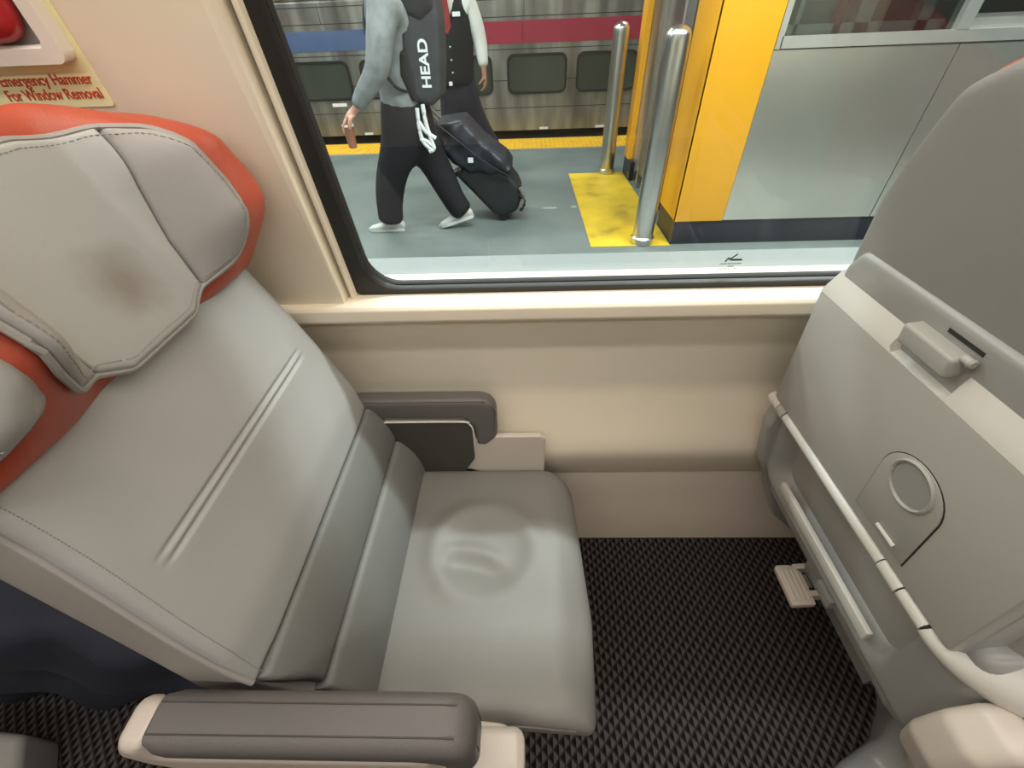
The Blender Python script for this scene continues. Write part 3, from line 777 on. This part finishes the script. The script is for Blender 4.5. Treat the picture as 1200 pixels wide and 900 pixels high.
prism('vent_plate', [(-2.62, .435), (-2.42, .435), (-2.42, .475), (-2.62, .475)], FT, .0, .008, 'white_print', tn)

# --- yellow-clad lift enclosure with metal wall
PX, PY = 1.078, 3.0
kq = empty('lift_enclosure', (1.9, 4.0, 0), 'yellow-cornered stainless steel enclosure with dark glazed top and black kick plate', 'enclosure')
prism('corner_cladding', rpoly([(PX, .168), (1.412, .168), (1.412, 3.45), (PX, 3.45)], 0), (V((0, PY, 0)), X, Z, -Y), -.03, .0, 'pillar_yellow', kq, .003)
prism('return_cladding', rpoly([(PY + .001, .168), (3.42, .168), (3.42, 3.45), (PY + .001, 3.45)], 0), (V((PX, 0, 0)), Y, Z, X), 0, .03, 'pillar_yellow', kq, .002)
box('inner_cladding', (PX + .03, 3.40, .168), (1.40, 3.43, 3.45), 'dark_kick', kq)
box('far_cladding', (PX, 4.74, .168), (1.125, 4.93, 3.45), 'pillar_yellow', kq, .004)
box('kick_plate', (PX + .006, PY + .012, 0), (7, PY + .10, .168), 'dark_kick', kq)
box('kick_plate', (PX + .006, PY + .10, 0), (PX + .10, 3.40, .168), 'dark_kick', kq)
box('kick_plate', (PX + .006, 4.60, 0), (1.125, 4.93, .168), 'dark_kick', kq)
for x0, x1 in ((1.414, 2.424), (2.430, 3.60), (3.606, 5.2)):
    box('steel_panel', (x0, PY + .002, .172), (x1, PY + .03, 1.112), 'kiosk_steel', kq, .003)
box('sill_rail', (1.440, PY - .004, 1.118), (7, PY + .06, 1.172), 'frame_steel', kq, .003)
box('corner_post', (1.414, PY - .004, 1.116), (1.446, PY + .06, 3.4), 'frame_steel', kq, .003)
for x0, x1 in ((2.355, 2.425), (3.55, 3.62)): box('mullion', (x0, PY - .006, 1.172), (x1, PY + .07, 3.4), 'frame_steel', kq, .003)
box('inner_rail', (1.446, PY + .10, 1.16), (2.355, PY + .15, 1.215), 'frame_steel', kq, .003)
box('inner_rail', (2.425, PY + .03, 1.172), (3.55, PY + .08, 1.235), 'frame_steel', kq, .003)
for x0, x1, m_ in ((1.86, 1.945, 'frame_steel'), (2.20, 2.262, 'shell_dark'), (1.53, 1.555, 'frame_steel'), (1.75, 1.79, 'maroon')):
    box('door_frame', (x0, PY + .10, 1.16), (x1, PY + .16, 3.4), m_, kq, .003)
box('glazing', (1.446, PY + .03, 1.172), (2.355, PY + .036, 3.4), 'dark_glass', kq)
box('glazing', (2.425, PY + .02, 1.235), (3.55, PY + .026, 3.4), 'dark_glass', kq)
box('glazing', (3.62, PY + .02, 1.235), (5.2, PY + .026, 3.4), 'dark_glass', kq)
box('back_wall', (1.35, 5.2, 0), (6.9, 5.25, 3.4), 'concrete', kq)
box('inner_floor', (1.44, PY + .2, 0), (5.2, 5.2, .05), 'shell_dark', kq)
box('side_panel', (PX + .05, 3.80, .12), (PX + .075, 4.74, 3.4), 'train_steel', kq, .003)
box('side_glazing', (PX + .09, 3.43, .12), (PX + .098, 3.80, 3.4), 'side_glass', kq)
box('side_post', (PX + .03, 3.74, .0), (PX + .09, 3.79, 3.4), 'frame_steel', kq, .003)
box('side_post', (PX + .03, 4.36, .0), (PX + .07, 4.40, 3.4), 'bollard', kq, .003)
box('inner_partition', (1.42, 3.43, 0), (1.44, 5.2, 3.4), 'shell_dark', kq)
pk = box('display_board', (PX + .10, 4.12, .22), (PX + .115, 4.36, .72), 'pink', None, .003)
tag(pk, 'small pink board behind the two steel bollards beside the yellow post', 'board')
ys = prism('painted_square', rpoly([(.500, 2.992), (1.076, 2.985), (1.076, 4.91), (.500, 4.905)], 0), (V((0, 0, 0)), X, Y, Z), .0005, .0035, 'floor_yellow')
tag(ys, 'worn yellow painted rectangle on the platform under the bollards', 'floor marking')
for (x, y, lab) in ((.885, 3.06, 'nearer of the two stainless steel bollards, beside the yellow corner'), (.902, 4.89, 'farther and smaller-looking stainless steel bollard at the back of the yellow rectangle')):
    r = .072
    bo = lathe('bollard', [(0, .0035), (r + .012, .0035), (r + .012, .045), (r, .055)] + [(r, 1.24 - r)] + [(r * math.cos(a), 1.24 - r * .75 + r * .75 * math.sin(a)) for a in [k * pi / 16 for k in range(1, 8)]] + [(0, 1.24)], (x, y, 0), 'bollard', None, 40)
    tag(bo, lab, 'bollard', 'steel bollards on the platform')

# small stains and plates on the platform
for i, (x, y, w) in enumerate(((.18, 3.83, .12), (.43, 3.84, .05))):
    o = prism('floor_plate', rpoly([(x, y), (x + w, y), (x + w, y + .045), (x, y + .045)], .004), (V((0, 0, 0)), X, Y, Z), .0, .002, 'plat_edge')
    tag(o, 'pale small rectangular patch on the grey platform %s the suitcase wheels' % ('just right of' if i == 0 else 'farther right of'), 'floor patch')

# ================================================================== people
def hand_nodes(nd, ed, pre, wrist, d, side, curl, r=.0085, L=.085, scale=1.):
    """d: direction of hand, side: across the palm towards the thumb, curl: direction the fingers bend to"""
    d, side, curl = d.normalized(), side.normalized(), curl.normalized()
    pm = wrist + d * .045 * scale
    nd[pre + 'palm'] = (pm, .030 * scale, .016 * scale); ed.append((pre + 'wrist', pre + 'palm'))
    for i, (o, ln) in enumerate(((.030, .92), (.010, 1.0), (-.010, .94), (-.029, .76))):
        k = wrist + d * .088 * scale + side * o * scale
        a = k + (d * .8 + curl * .6).normalized() * .036 * ln * scale
        b = a + (d * .15 + curl).normalized() * .030 * ln * scale
        nd[f'{pre}f{i}a'] = (k, .0105 * scale, .010 * scale); nd[f'{pre}f{i}b'] = (a, .0088 * scale, .0085 * scale); nd[f'{pre}f{i}c'] = (b, .0078 * scale, .0075 * scale)
        ed += [(pre + 'palm', f'{pre}f{i}a'), (f'{pre}f{i}a', f'{pre}f{i}b'), (f'{pre}f{i}b', f'{pre}f{i}c')]
    t0 = wrist + d * .035 * scale + side * .038 * scale + curl * .008
    t1 = t0 + (d * .6 + side * .35 + curl * .6).normalized() * .034 * scale; t2 = t1 + (d * .4 + curl * .9).normalized() * .026 * scale
    nd[pre + 'th0'] = (t0, .013 * scale, .012 * scale); nd[pre + 'th1'] = (t1, .0105 * scale, .010 * scale); nd[pre + 'th2'] = (t2, .0095 * scale, .009 * scale)
    ed += [(pre + 'palm', pre + 'th0'), (pre + 'th0', pre + 'th1'), (pre + 'th1', pre + 'th2')]
def head_mesh(name, c, face, m, parent, hair_m='hair'):
    """c centre of head, face: horizontal direction looked at"""
    face = face.normalized(); sd = V((-face.y, face.x, 0))
    bm = bmesh.new()
    def f(p):
        x, y, z = p
        if z < -.02: k = 1 - .35 * min(1, (-z - .02) / .10); y *= k; x = x * (1 - .12 * min(1, (-z) / .11))
        if x > .07: x = .07 + (x - .07) * .75
        return V((x, y, z))
    ellipsoid(bm, (0, 0, 0), (.098, .076, .122), 28, 20, f)
    ellipsoid(bm, (.098, 0, -.008), (.018, .012, .024), 10, 8)     # nose
    for s in (1, -1):
        ellipsoid(bm, (-.005, s * .077, -.005), (.016, .008, .030), 10, 8)   # ears
    ellipsoid(bm, (.082, 0, -.058), (.014, .026, .006), 10, 6); ellipsoid(bm, (.080, 0, -.068), (.013, .022, .006), 10, 6)
    for v in bm.verts:
        q = v.co.copy(); v.co = c + face * q.x + sd * q.y + Z * q.z
    hd = from_bm(name, bm, m, parent, angle=180)
    for s in (1, -1):
        bm = bmesh.new(); ellipsoid(bm, (.080, s * .031, .008), (.011, .013, .008), 10, 8)
        for v in bm.verts: q = v.co.copy(); v.co = c + face * q.x + sd * q.y + Z * q.z
        from_bm('eye', bm, 'black', parent)
    bm = bmesh.new()
    def h(p):
        if p.x > .02 and p.z < .055: p = V((.02 + (p.x - .02) * .3, p.y * .9, p.z))
        if p.z < -.05: p.z = -.05 + (p.z + .05) * .3
        return p
    ellipsoid(bm, (-.012, 0, .018), (.104, .086, .122), 24, 18, h)
    for v in bm.verts: q = v.co.copy(); v.co = c + face * q.x + sd * q.y + Z * q.z
    from_bm('hair', bm, hair_m, parent)
def shoe(name, heel, yaw, pitch, m, parent, L=.30):
    bm = bmesh.new(); cols = []
    for s, w, h in ((0, .028, .060), (.03, .036, .085), (.08, .038, .095), (.13, .038, .080), (.18, .045, .058), (.235, .047, .046), (.275, .038, .036), (L, .015, .018)):
        rg = []
        for k in range(12):
            a = 2 * pi * k / 12; y = math.cos(a) * w; z = max(0, .5 + .5 * math.sin(a)) ** .8 * h
            rg.append(bm.verts.new((s * L / .30, y, z)))
        cols.append(rg)
    for a, b in zip(cols, cols[1:]):
        for k in range(12): bm.faces.new([a[k], a[(k + 1) % 12], b[(k + 1) % 12], b[k]])
    bm.faces.new(cols[0]); bm.faces.new(cols[-1][::-1])
    mt = Matrix.Translation(heel) @ Matrix.Rotation(yaw, 4, 'Z') @ Matrix.Rotation(pitch, 4, 'Y')
    bmesh.ops.transform(bm, matrix=mt, verts=bm.verts)
    o = from_bm(name, bm, m, parent, angle=60)
    bm = bmesh.new(); cols = []
    out = [(0, -.03), (.06, -.038), (.13, -.038), (.2, -.048), (.27, -.040), (L, -.012), (L, .012), (.27, .040), (.2, .048), (.13, .038), (.06, .038), (0, .03)]
    lo_ = [bm.verts.new((x * L / .3, y, -.004)) for x, y in out]; hi_ = [bm.verts.new((x * L / .3 * 1.005, y * 1.04, .018)) for x, y in out]
    bm.faces.new(lo_); bm.faces.new(hi_[::-1])
    for k in range(12): bm.faces.new([lo_[k], hi_[k], hi_[(k + 1) % 12], lo_[(k + 1) % 12]])
    bmesh.ops.transform(bm, matrix=mt, verts=bm.verts)
    from_bm('sole', bm, 'white_print' if m == 'shoe_white' else 'black', o)
    return o

# ---- person 1: walking left, grey fleece, backpack, cup in the near hand
p1 = empty('person', (-.80, 3.45, 0), 'person in grey fleece, dark trousers and white shoes walking left with a cup', 'person')
hipc = V((-.80, 3.46, .88))
nd = {}; ed = []
nd['pelvis'] = (hipc, .13, .10); nd['waist'] = (V((-.81, 3.46, 1.02)), .12, .09); nd['chest'] = (V((-.80, 3.46, 1.25)), .15, .10)
nd['neckb'] = (V((-.80, 3.46, 1.42)), .07, .06); nd['neck'] = (V((-.84, 3.46, 1.50)), .05, .05)
nd['shl'] = (V((-.80, 3.29, 1.39)), .055, .055); nd['ell'] = (V((-.86, 3.22, 1.10)), .042, .042); nd['lfa'] = (V((-1.00, 3.22, .95)), .034, .034); nd['l_wrist'] = (V((-1.09, 3.22, .875)), .026, .022)
nd['shr'] = (V((-.80, 3.63, 1.39)), .055, .055); nd['elr'] = (V((-.74, 3.70, 1.12)), .042, .042); nd['r_wrist'] = (V((-.74, 3.72, .88)), .026, .022)
nd['hl'] = (V((-.80, 3.37, .84)), .085, .085); nd['kl'] = (V((-1.02, 3.40, .47)), .055, .055); nd['al'] = (V((-1.04, 3.41, .10)), .038, .038)
nd['hr'] = (V((-.80, 3.55, .84)), .085, .085); nd['kr'] = (V((-.66, 3.51, .46)), .055, .055); nd['ar'] = (V((-.48, 3.47, .14)), .038, .038)
ed += [('pelvis', 'waist'), ('waist', 'chest'), ('chest', 'neckb'), ('neckb', 'neck'), ('chest', 'shl'), ('shl', 'ell'), ('ell', 'lfa'), ('lfa', 'l_wrist'),
       ('chest', 'shr'), ('shr', 'elr'), ('elr', 'r_wrist'), ('pelvis', 'hl'), ('hl', 'kl'), ('kl', 'al'), ('pelvis', 'hr'), ('hr', 'kr'), ('kr', 'ar')]
hand_nodes(nd, ed, 'l_', nd['l_wrist'][0], V((-.75, 0, -.55)), V((0, -1, -.2)), V((.1, .1, -1)), scale=1.15)
hand_nodes(nd, ed, 'r_', nd['r_wrist'][0], V((-.1, .05, -1)), V((-1, 0, 0)), V((.9, -.3, -.3)))
for k_ in ('pelvis', 'waist', 'chest', 'neckb', 'hl', 'kl', 'hr', 'kr', 'shl', 'shr'): nd[k_] = (nd[k_][0], nd[k_][1] * .78, nd[k_][2] * .78)
skin('body', nd, ed, 'skin', p1, 2)
head_mesh('head', V((-.90, 3.46, 1.62)), V((-1, 0, -.05)), 'skin', p1)
nd = {'hem': (V((-.815, 3.455, .79)), .155, .155), 'pelvis': (V((-.81, 3.455, .86)), .165, .160), 'belly': (V((-.81, 3.455, 1.02)), .145, .150), 'chest': (V((-.80, 3.455, 1.22)), .150, .175), 'up': (V((-.80, 3.455, 1.36)), .13, .16), 'nk': (V((-.82, 3.455, 1.47)), .075, .075),
      'sl': (V((-.80, 3.27, 1.37)), .088, .088), 'ul': (V((-.845, 3.22, 1.22)), .080, .080), 'el': (V((-.885, 3.205, 1.07)), .072, .068), 'fl': (V((-.985, 3.21, .985)), .056, .054), 'wl': (V((-1.082, 3.22, .884)), .042, .040),
      'sr': (V((-.80, 3.64, 1.37)), .088, .088), 'er': (V((-.74, 3.71, 1.12)), .066, .066), 'wr': (V((-.74, 3.72, .91)), .045, .045)}
skin('fleece', nd, [('hem', 'pelvis'), ('pelvis', 'belly'), ('belly', 'chest'), ('chest', 'up'), ('up', 'nk'), ('up', 'sl'), ('sl', 'ul'), ('ul', 'el'), ('el', 'fl'), ('fl', 'wl'), ('up', 'sr'), ('sr', 'er'), ('er', 'wr')], 'sweater', p1, 2, fat=1.12)
nd = {'w0': (V((-.81, 3.455, .98)), .11, .11), 'w': (V((-.81, 3.455, .86)), .142, .13), 'c': (V((-.815, 3.455, .72)), .155, .14),
      'tl': (V((-.90, 3.40, .58)), .112, .100), 'kl': (V((-1.00, 3.40, .42)), .092, .088), 'sl': (V((-1.055, 3.41, .25)), .084, .082), 'al0': (V((-1.07, 3.41, .14)), .080, .076), 'al': (V((-1.075, 3.41, .095)), .082, .078),
      'tr': (V((-.735, 3.50, .58)), .110, .100), 'kr': (V((-.655, 3.50, .44)), .092, .088), 'sr': (V((-.585, 3.48, .28)), .078, .076), 'ar0': (V((-.530, 3.47, .165)), .074, .070), 'ar': (V((-.515, 3.47, .135)), .072, .070)}
nd['al'] = (V((-1.080, 3.41, .060)), .086, .080); nd['ar'] = (V((-.470, 3.47, .095)), .078, .074)
skin('trousers', nd, [('w0', 'w'), ('w', 'c'), ('c', 'tl'), ('tl', 'kl'), ('kl', 'sl'), ('sl', 'al0'), ('al0', 'al'), ('c', 'tr'), ('tr', 'kr'), ('kr', 'sr'), ('sr', 'ar0'), ('ar0', 'ar')], 'trousers', p1, 2, fat=1.38)
shoe('shoe', V((-.975, 3.42, .006)), pi, 0, 'shoe_white', p1)
shoe('shoe', V((-.405, 3.46, .085)), pi, .28, 'shoe_white', p1)

# cup held from above
cp = empty('drink_cup', (-1.165, 3.22, .66), 'clear plastic cup of brown iced drink held by the walking person in grey', 'cup')
lathe('cup', [(.0, 0), (.026, 0), (.036, .125), (.037, .128)], (-1.165, 3.215, .655), 'drink', cp, 24)
lathe('lid', [(.038, .126), (.040, .130), (.036, .140), (.0, .144)], (-1.165, 3.215, .655), 'white_plastic', cp, 24)

# backpack
bpk = empty('backpack', (-.62, 3.45, .9), 'dark grey backpack with white lettering on the back of the walking person', 'backpack')
BF = (V((0, 3.45, 0)), X, Z, -Y)
bo = rpoly([(-.735, 1.44), (-.745, 1.20), (-.745, 1.00), (-.70, .90), (-.60, .86), (-.53, .92), (-.50, 1.10), (-.485, 1.30), (-.50, 1.50), (-.64, 1.54)], .06)
slab('pack_body', bo, BF, .15, -.15, 'pack', bpk, .035, .06, .02, 10)
fp = slab('side_pocket', rpoly([(-.765, 1.16), (-.785, 1.04), (-.735, .90), (-.68, .88), (-.672, 1.00), (-.69, 1.20)], .03), BF, .158, .08, 'pack_dark', bpk, .04, .02, .02, 8)
slab('top_flap', rpoly([(-.74, 1.47), (-.72, 1.33), (-.60, 1.28), (-.50, 1.34), (-.50, 1.52), (-.64, 1.56)], .05), BF, .158, -.158, 'pack_dark', bpk, .04, .04, .02, 8)
t = text('lettering', 'HEAD', (V((-.585, 3.2985, .965)), V((.02, 0, 1)).normalized(), V((-1, 0, .02)).normalized(), -Y), .082, 'white_print', bpk, 1.16, .002, .0022)
tube('strap', smooth_path([V((-.70, 3.34, 1.42)), V((-.80, 3.30, 1.47)), V((-.93, 3.32, 1.36)), V((-.92, 3.30, 1.15)), V((-.82, 3.28, .99)), V((-.74, 3.32, .95))]), .018, 'pack_dark', bpk, 8, False, .5)
# white web of straps hanging below the pack
bm = bmesh.new()
for pts in ([(-.70, .86), (-.705, .74), (-.69, .66), (-.63, .60)], [(-.66, .88), (-.655, .78), (-.64, .70), (-.62, .62)], [(-.70, .78), (-.66, .72), (-.60, .68)], [(-.71, .68), (-.66, .66), (-.62, .62), (-.66, .60)]):
    add_tube(bm, smooth_path([V((x, 3.30, z)) for x, z in pts], 4), .014, 6)
wb = from_bm('hanging_strap', bm, 'white_print', bpk); wb['label'] = 'white webbing'

# suitcase with a soft bag strapped on, towed behind
cs = empty('rolling_suitcase', (-.12, 3.74, 0), 'black wheeled suitcase tilted behind the walking person', 'suitcase')
KF = (V((0, 3.75, 0)), X, Z, -Y)
body = rpoly([(-.52, .36), (-.24, .055), (-.16, .03), (-.045, .09), (-.005, .20), (-.04, .28), (-.28, .56), (-.42, .50)], [.03, .02, .02, .03, .03, .03, .03, .03])
slab('suitcase_body', body, KF, .20, -.20, 'case', cs, .03, .03, .02, 8)
for yy in (.17, -.17):
    lathe('wheel', [(0, -.014), (.032, -.014), (.036, -.008), (.036, .008), (.032, .014), (0, .014)], (-.165, 3.75 - yy, .037), 'black', cs, 20, Y)
    tube('handle_tube', [V((-.40, 3.75 - yy * .55, .50)), V((-.72, 3.75 - yy * .35, .80))], .008, 'shell_dark', cs)
tube('handle_grip', [V((-.725, 3.67, .802)), V((-.725, 3.83, .802))], .014, 'black', cs)
tube('side_handle', smooth_path([V((-.03, 3.545, .22)), V((.015, 3.54, .16)), V((-.02, 3.545, .09))], 5), .012, 'black', cs)
tube('corner_guard', smooth_path([V((-.02, 3.54, .27)), V((.005, 3.54, .20)), V((-.02, 3.54, .12))], 5), .016, 'shell_dark', cs)
sbg = slab('soft_bag', rpoly([(-.705, .66), (-.66, .72), (-.44, .745), (-.30, .60), (-.12, .47), (-.07, .40), (-.11, .355), (-.22, .37), (-.42, .385), (-.55, .46)], [.04] * 10), KF,
           lambda a, b: .225 + .012 * math.sin(a * 38 + 2) * math.sin(b * 30), -.21, 'case_bag', None, .05, .04, .015, 14)
tag(sbg, 'black shiny soft bag strapped on top of the tilted suitcase', 'bag')
lg = box('luggage_tag', (-.415, 3.505, .47), (-.375, 3.512, .505), 'white_print', sbg, .003); lg['label'] = 'white paper tag'
tube('strap', smooth_path([V((-.62, 3.52, .73)), V((-.45, 3.505, .60)), V((-.28, 3.50, .47)), V((-.10, 3.52, .36))], 5), .009, 'black', sbg, 6, False, .5)

# ---- person 2: uniformed, vest and tie
p2 = empty('person', (-.60, 4.78, 0), 'person in white shirt, black vest and red tie walking behind the suitcase', 'person')
nd = {}; ed = []
B2 = V((-.60, 4.78, 0))
nd['pelvis'] = (B2 + V((.0, 0, .90)), .12, .10); nd['waist'] = (B2 + V((0, 0, 1.05)), .12, .09); nd['chest'] = (B2 + V((-.01, 0, 1.28)), .15, .10)
nd['neckb'] = (B2 + V((-.02, 0, 1.44)), .06, .06); nd['neck'] = (B2 + V((-.03, -.01, 1.53)), .052, .052)
nd['shl'] = (B2 + V((.17, -.02, 1.41)), .055, .055); nd['ell'] = (B2 + V((.235, -.02, 1.13)), .042, .042); nd['l_wrist'] = (B2 + V((.265, -.08, .92)), .027, .023)
nd['shr'] = (B2 + V((-.21, -.01, 1.41)), .055, .055); nd['elr'] = (B2 + V((-.27, .02, 1.13)), .042, .042); nd['r_wrist'] = (B2 + V((-.24, -.05, .90)), .027, .023)
nd['hl'] = (B2 + V((.07, 0, .86)), .09, .09); nd['kl'] = (B2 + V((.20, .06, .48)), .06, .06); nd['al'] = (B2 + V((.38, .20, .14)), .038, .038)
nd['hr'] = (B2 + V((-.07, 0, .86)), .09, .09); nd['kr'] = (B2 + V((-.10, .05, .48)), .06, .06); nd['ar'] = (B2 + V((-.06, .20, .09)), .038, .038)
ed += [('pelvis', 'waist'), ('waist', 'chest'), ('chest', 'neckb'), ('neckb', 'neck'), ('chest', 'shl'), ('shl', 'ell'), ('ell', 'l_wrist'), ('chest', 'shr'), ('shr', 'elr'), ('elr', 'r_wrist'),
       ('pelvis', 'hl'), ('hl', 'kl'), ('kl', 'al'), ('pelvis', 'hr'), ('hr', 'kr'), ('kr', 'ar')]
hand_nodes(nd, ed, 'l_', nd['l_wrist'][0], V((.05, -.05, -1)), V((-.2, -1, 0)), V((-1, .2, -.2)))
hand_nodes(nd, ed, 'r_', nd['r_wrist'][0], V((-.05, -.05, -1)), V((.2, -1, 0)), V((1, .2, -.2)))
for k_ in ('pelvis', 'waist', 'chest', 'neckb', 'hl', 'kl', 'hr', 'kr', 'shl', 'shr'): nd[k_] = (nd[k_][0], nd[k_][1] * .78, nd[k_][2] * .78)
skin('body', nd, ed, 'skin2', p2, 2)
head_mesh('head', B2 + V((-.04, -.03, 1.65)), V((-.35, -1, 0)), 'skin2', p2)
nd = {'c': (B2 + V((-.01, 0, 1.22)), .165, .125), 'u': (B2 + V((-.01, 0, 1.37)), .14, .11), 'n': (B2 + V((-.02, 0, 1.475)), .068, .066),
      'sl': (B2 + V((.165, -.02, 1.40)), .078, .078), 'ml': (B2 + V((.215, -.02, 1.26)), .068, .066), 'el': (B2 + V((.245, -.02, 1.12)), .062, .058), 'wl': (B2 + V((.262, -.07, .955)), .045, .042),
      'sr': (B2 + V((-.205, -.01, 1.40)), .078, .078), 'mr': (B2 + V((-.25, 0, 1.26)), .068, .066), 'er': (B2 + V((-.28, .02, 1.12)), .062, .058), 'wr': (B2 + V((-.245, -.04, .94)), .045, .042)}
skin('shirt', nd, [('c', 'u'), ('u', 'n'), ('u', 'sl'), ('sl', 'ml'), ('ml', 'el'), ('el', 'wl'), ('u', 'sr'), ('sr', 'mr'), ('mr', 'er'), ('er', 'wr')], 'shirt', p2, 2, fat=1.1)
# vest: closed body tube with a V opening at the front
bm = bmesh.new(); rings = []
nseg = 40
for z, rx, ry in ((.84, .165, .130), (.90, .170, .138), (1.0, .172, .140), (1.12, .180, .145), (1.25, .190, .150), (1.34, .192, .148), (1.42, .165, .130), (1.46, .12, .10)):
    rings.append([B2 + V((-.01 + rx * math.cos(2 * pi * k / nseg), -.005 + ry * math.sin(2 * pi * k / nseg), z)) for k in range(nseg)])
# dip the front rim to make the V neck
for k in range(nseg):
    a = 2 * pi * k / nseg; dth = abs(a - 1.5 * pi)
    for i, dz in ((7, .20), (6, .155), (5, .085), (4, .02)):
        if dth < .62: rings[i][k].z -= dz * (1 - dth / .62)
vv = [[bm.verts.new(p) for p in rg] for rg in rings]
for a, b in zip(vv, vv[1:]):
    for k in range(nseg): bm.faces.new([a[k], a[(k + 1) % nseg], b[(k + 1) % nseg], b[k]])
o = from_bm('vest', bm, 'vest', p2, angle=180)
sm = o.modifiers.new('Solid', 'SOLIDIFY'); sm.thickness = .008; sm.offset = 1
fy = 4.78 - .005
slab('tie', rpoly([(-.028, 1.455), (.028, 1.455), (.020, 1.43), (.042, 1.25), (.0, 1.20), (-.042, 1.25), (-.020, 1.43)], .006), (V((-.625, fy - .118, 0)), X, Z, -Y), .040, -.01, 'tie', p2, .004, .004, .01, 5)
box('name_badge', (-.565, fy - .168, 1.315), (-.500, fy - .160, 1.345), 'white_print', p2, .002)
bm = bmesh.new()
for z in (1.205, 1.12, 1.03, .94): ellipsoid(bm, (-.612, fy - .152 + (0.0 if z > 1.0 else .006), z), (.008, .005, .008), 10, 6)
from_bm('vest_buttons', bm, 'white_print', p2)
box('pocket_paper', (-.655, fy - .150, .845), (-.625, fy - .146, .875), 'white_print', p2, .001)
nd = {'w0': (B2 + V((0, 0, 1.0)), .13, .10), 'w': (B2 + V((0, 0, .90)), .150, .120), 'c': (B2 + V((0, 0, .78)), .152, .125), 'tl': (B2 + V((.11, .03, .64)), .105, .095), 'kl': (B2 + V((.20, .08, .45)), .085, .080), 'al': (B2 + V((.36, .19, .17)), .070, .066),
      'tr': (B2 + V((-.09, .02, .62)), .105, .095), 'kr': (B2 + V((-.11, .08, .45)), .085, .080), 'ar': (B2 + V((-.07, .19, .12)), .070, .066)}
skin('trousers', nd, [('w0', 'w'), ('w', 'c'), ('c', 'tl'), ('tl', 'kl'), ('kl', 'al'), ('c', 'tr'), ('tr', 'kr'), ('kr', 'ar')], 'trousers2', p2, 2, fat=1.2)
shoe('shoe', B2 + V((.02, .21, .006)), pi + .25, 0, 'shoe_black', p2)
shoe('shoe', B2 + V((.47, .22, .10)), pi + .2, .3, 'shoe_black', p2)

# ================================================================== lights
def area(name, loc, sx, sy, power, col, rot=(0, 0, 0)):
    d = bpy.data.lights.new(name, 'AREA'); d.shape = 'RECTANGLE'; d.size = sx; d.size_y = sy; d.energy = power; d.color = col
    o = bpy.data.objects.new(name, d); C.objects.link(o); o.location = loc; o.rotation_euler = rot
    return o
# car ceiling strip above the seats and aisle
area('aisle_ceiling_light', (-.1, -.05, 2.22), 3.0, .10, 13, (1, .97, .94))
area('aisle_ceiling_light', (0, -1.15, 2.22), 5.0, .25, 30, (1, .96, .92))
# warm strip under the luggage shelf
area('shelf_light', (.05, .46, 1.85), 3.0, .06, 11, (1, .87, .70), (math.radians(0), 0, 0))
# platform ceiling tubes
area('platform_edge_light', (-.2, 1.75, 3.35), 3.4, .10, 88, (.86, .96, 1))
for x, y, pw_ in ((-3.4, 3.0, 95), (-1.2, 5.2, 70), (2.3, 1.75, 150), (-3.6, 6.0, 90), (2.5, 6.2, 70), (-.6, 2.7, 50)):
    area('platform_light', (x, y, 3.42), 2.2, .30, pw_, (.95, 1, .96))

w = bpy.data.worlds.new('world'); S.world = w; w.use_nodes = True
w.node_tree.nodes['Background'].inputs[0].default_value = (.5, .52, .5, 1); w.node_tree.nodes['Background'].inputs[1].default_value = .15

# ================================================================== camera
cd = bpy.data.cameras.new('camera'); cam = bpy.data.objects.new('camera', cd); C.objects.link(cam)
rt = V((0.9993959635052515, 0.015101520094206362, -0.03129939648386699)); dn = V((-0.013446667840066949, -0.6624557169818075, -0.7489803803586035)); fw = V((-0.03204520640296974, 0.7489488414631293, -0.6618525044280088))
m3 = Matrix((rt, -dn, -fw)).transposed()
cam.matrix_world = Matrix.Translation((0, 0, 1.30)) @ m3.to_4x4()
cd.sensor_width = 36; cd.lens = 36 * 487.37 / 1200; cd.clip_start = .02
S.camera = cam
S.view_settings.view_transform = 'Standard'; S.view_settings.look = 'None'; S.view_settings.exposure = 0; S.view_settings.gamma = 1
try: S.view_settings.use_curve_mapping = False
except Exception: pass
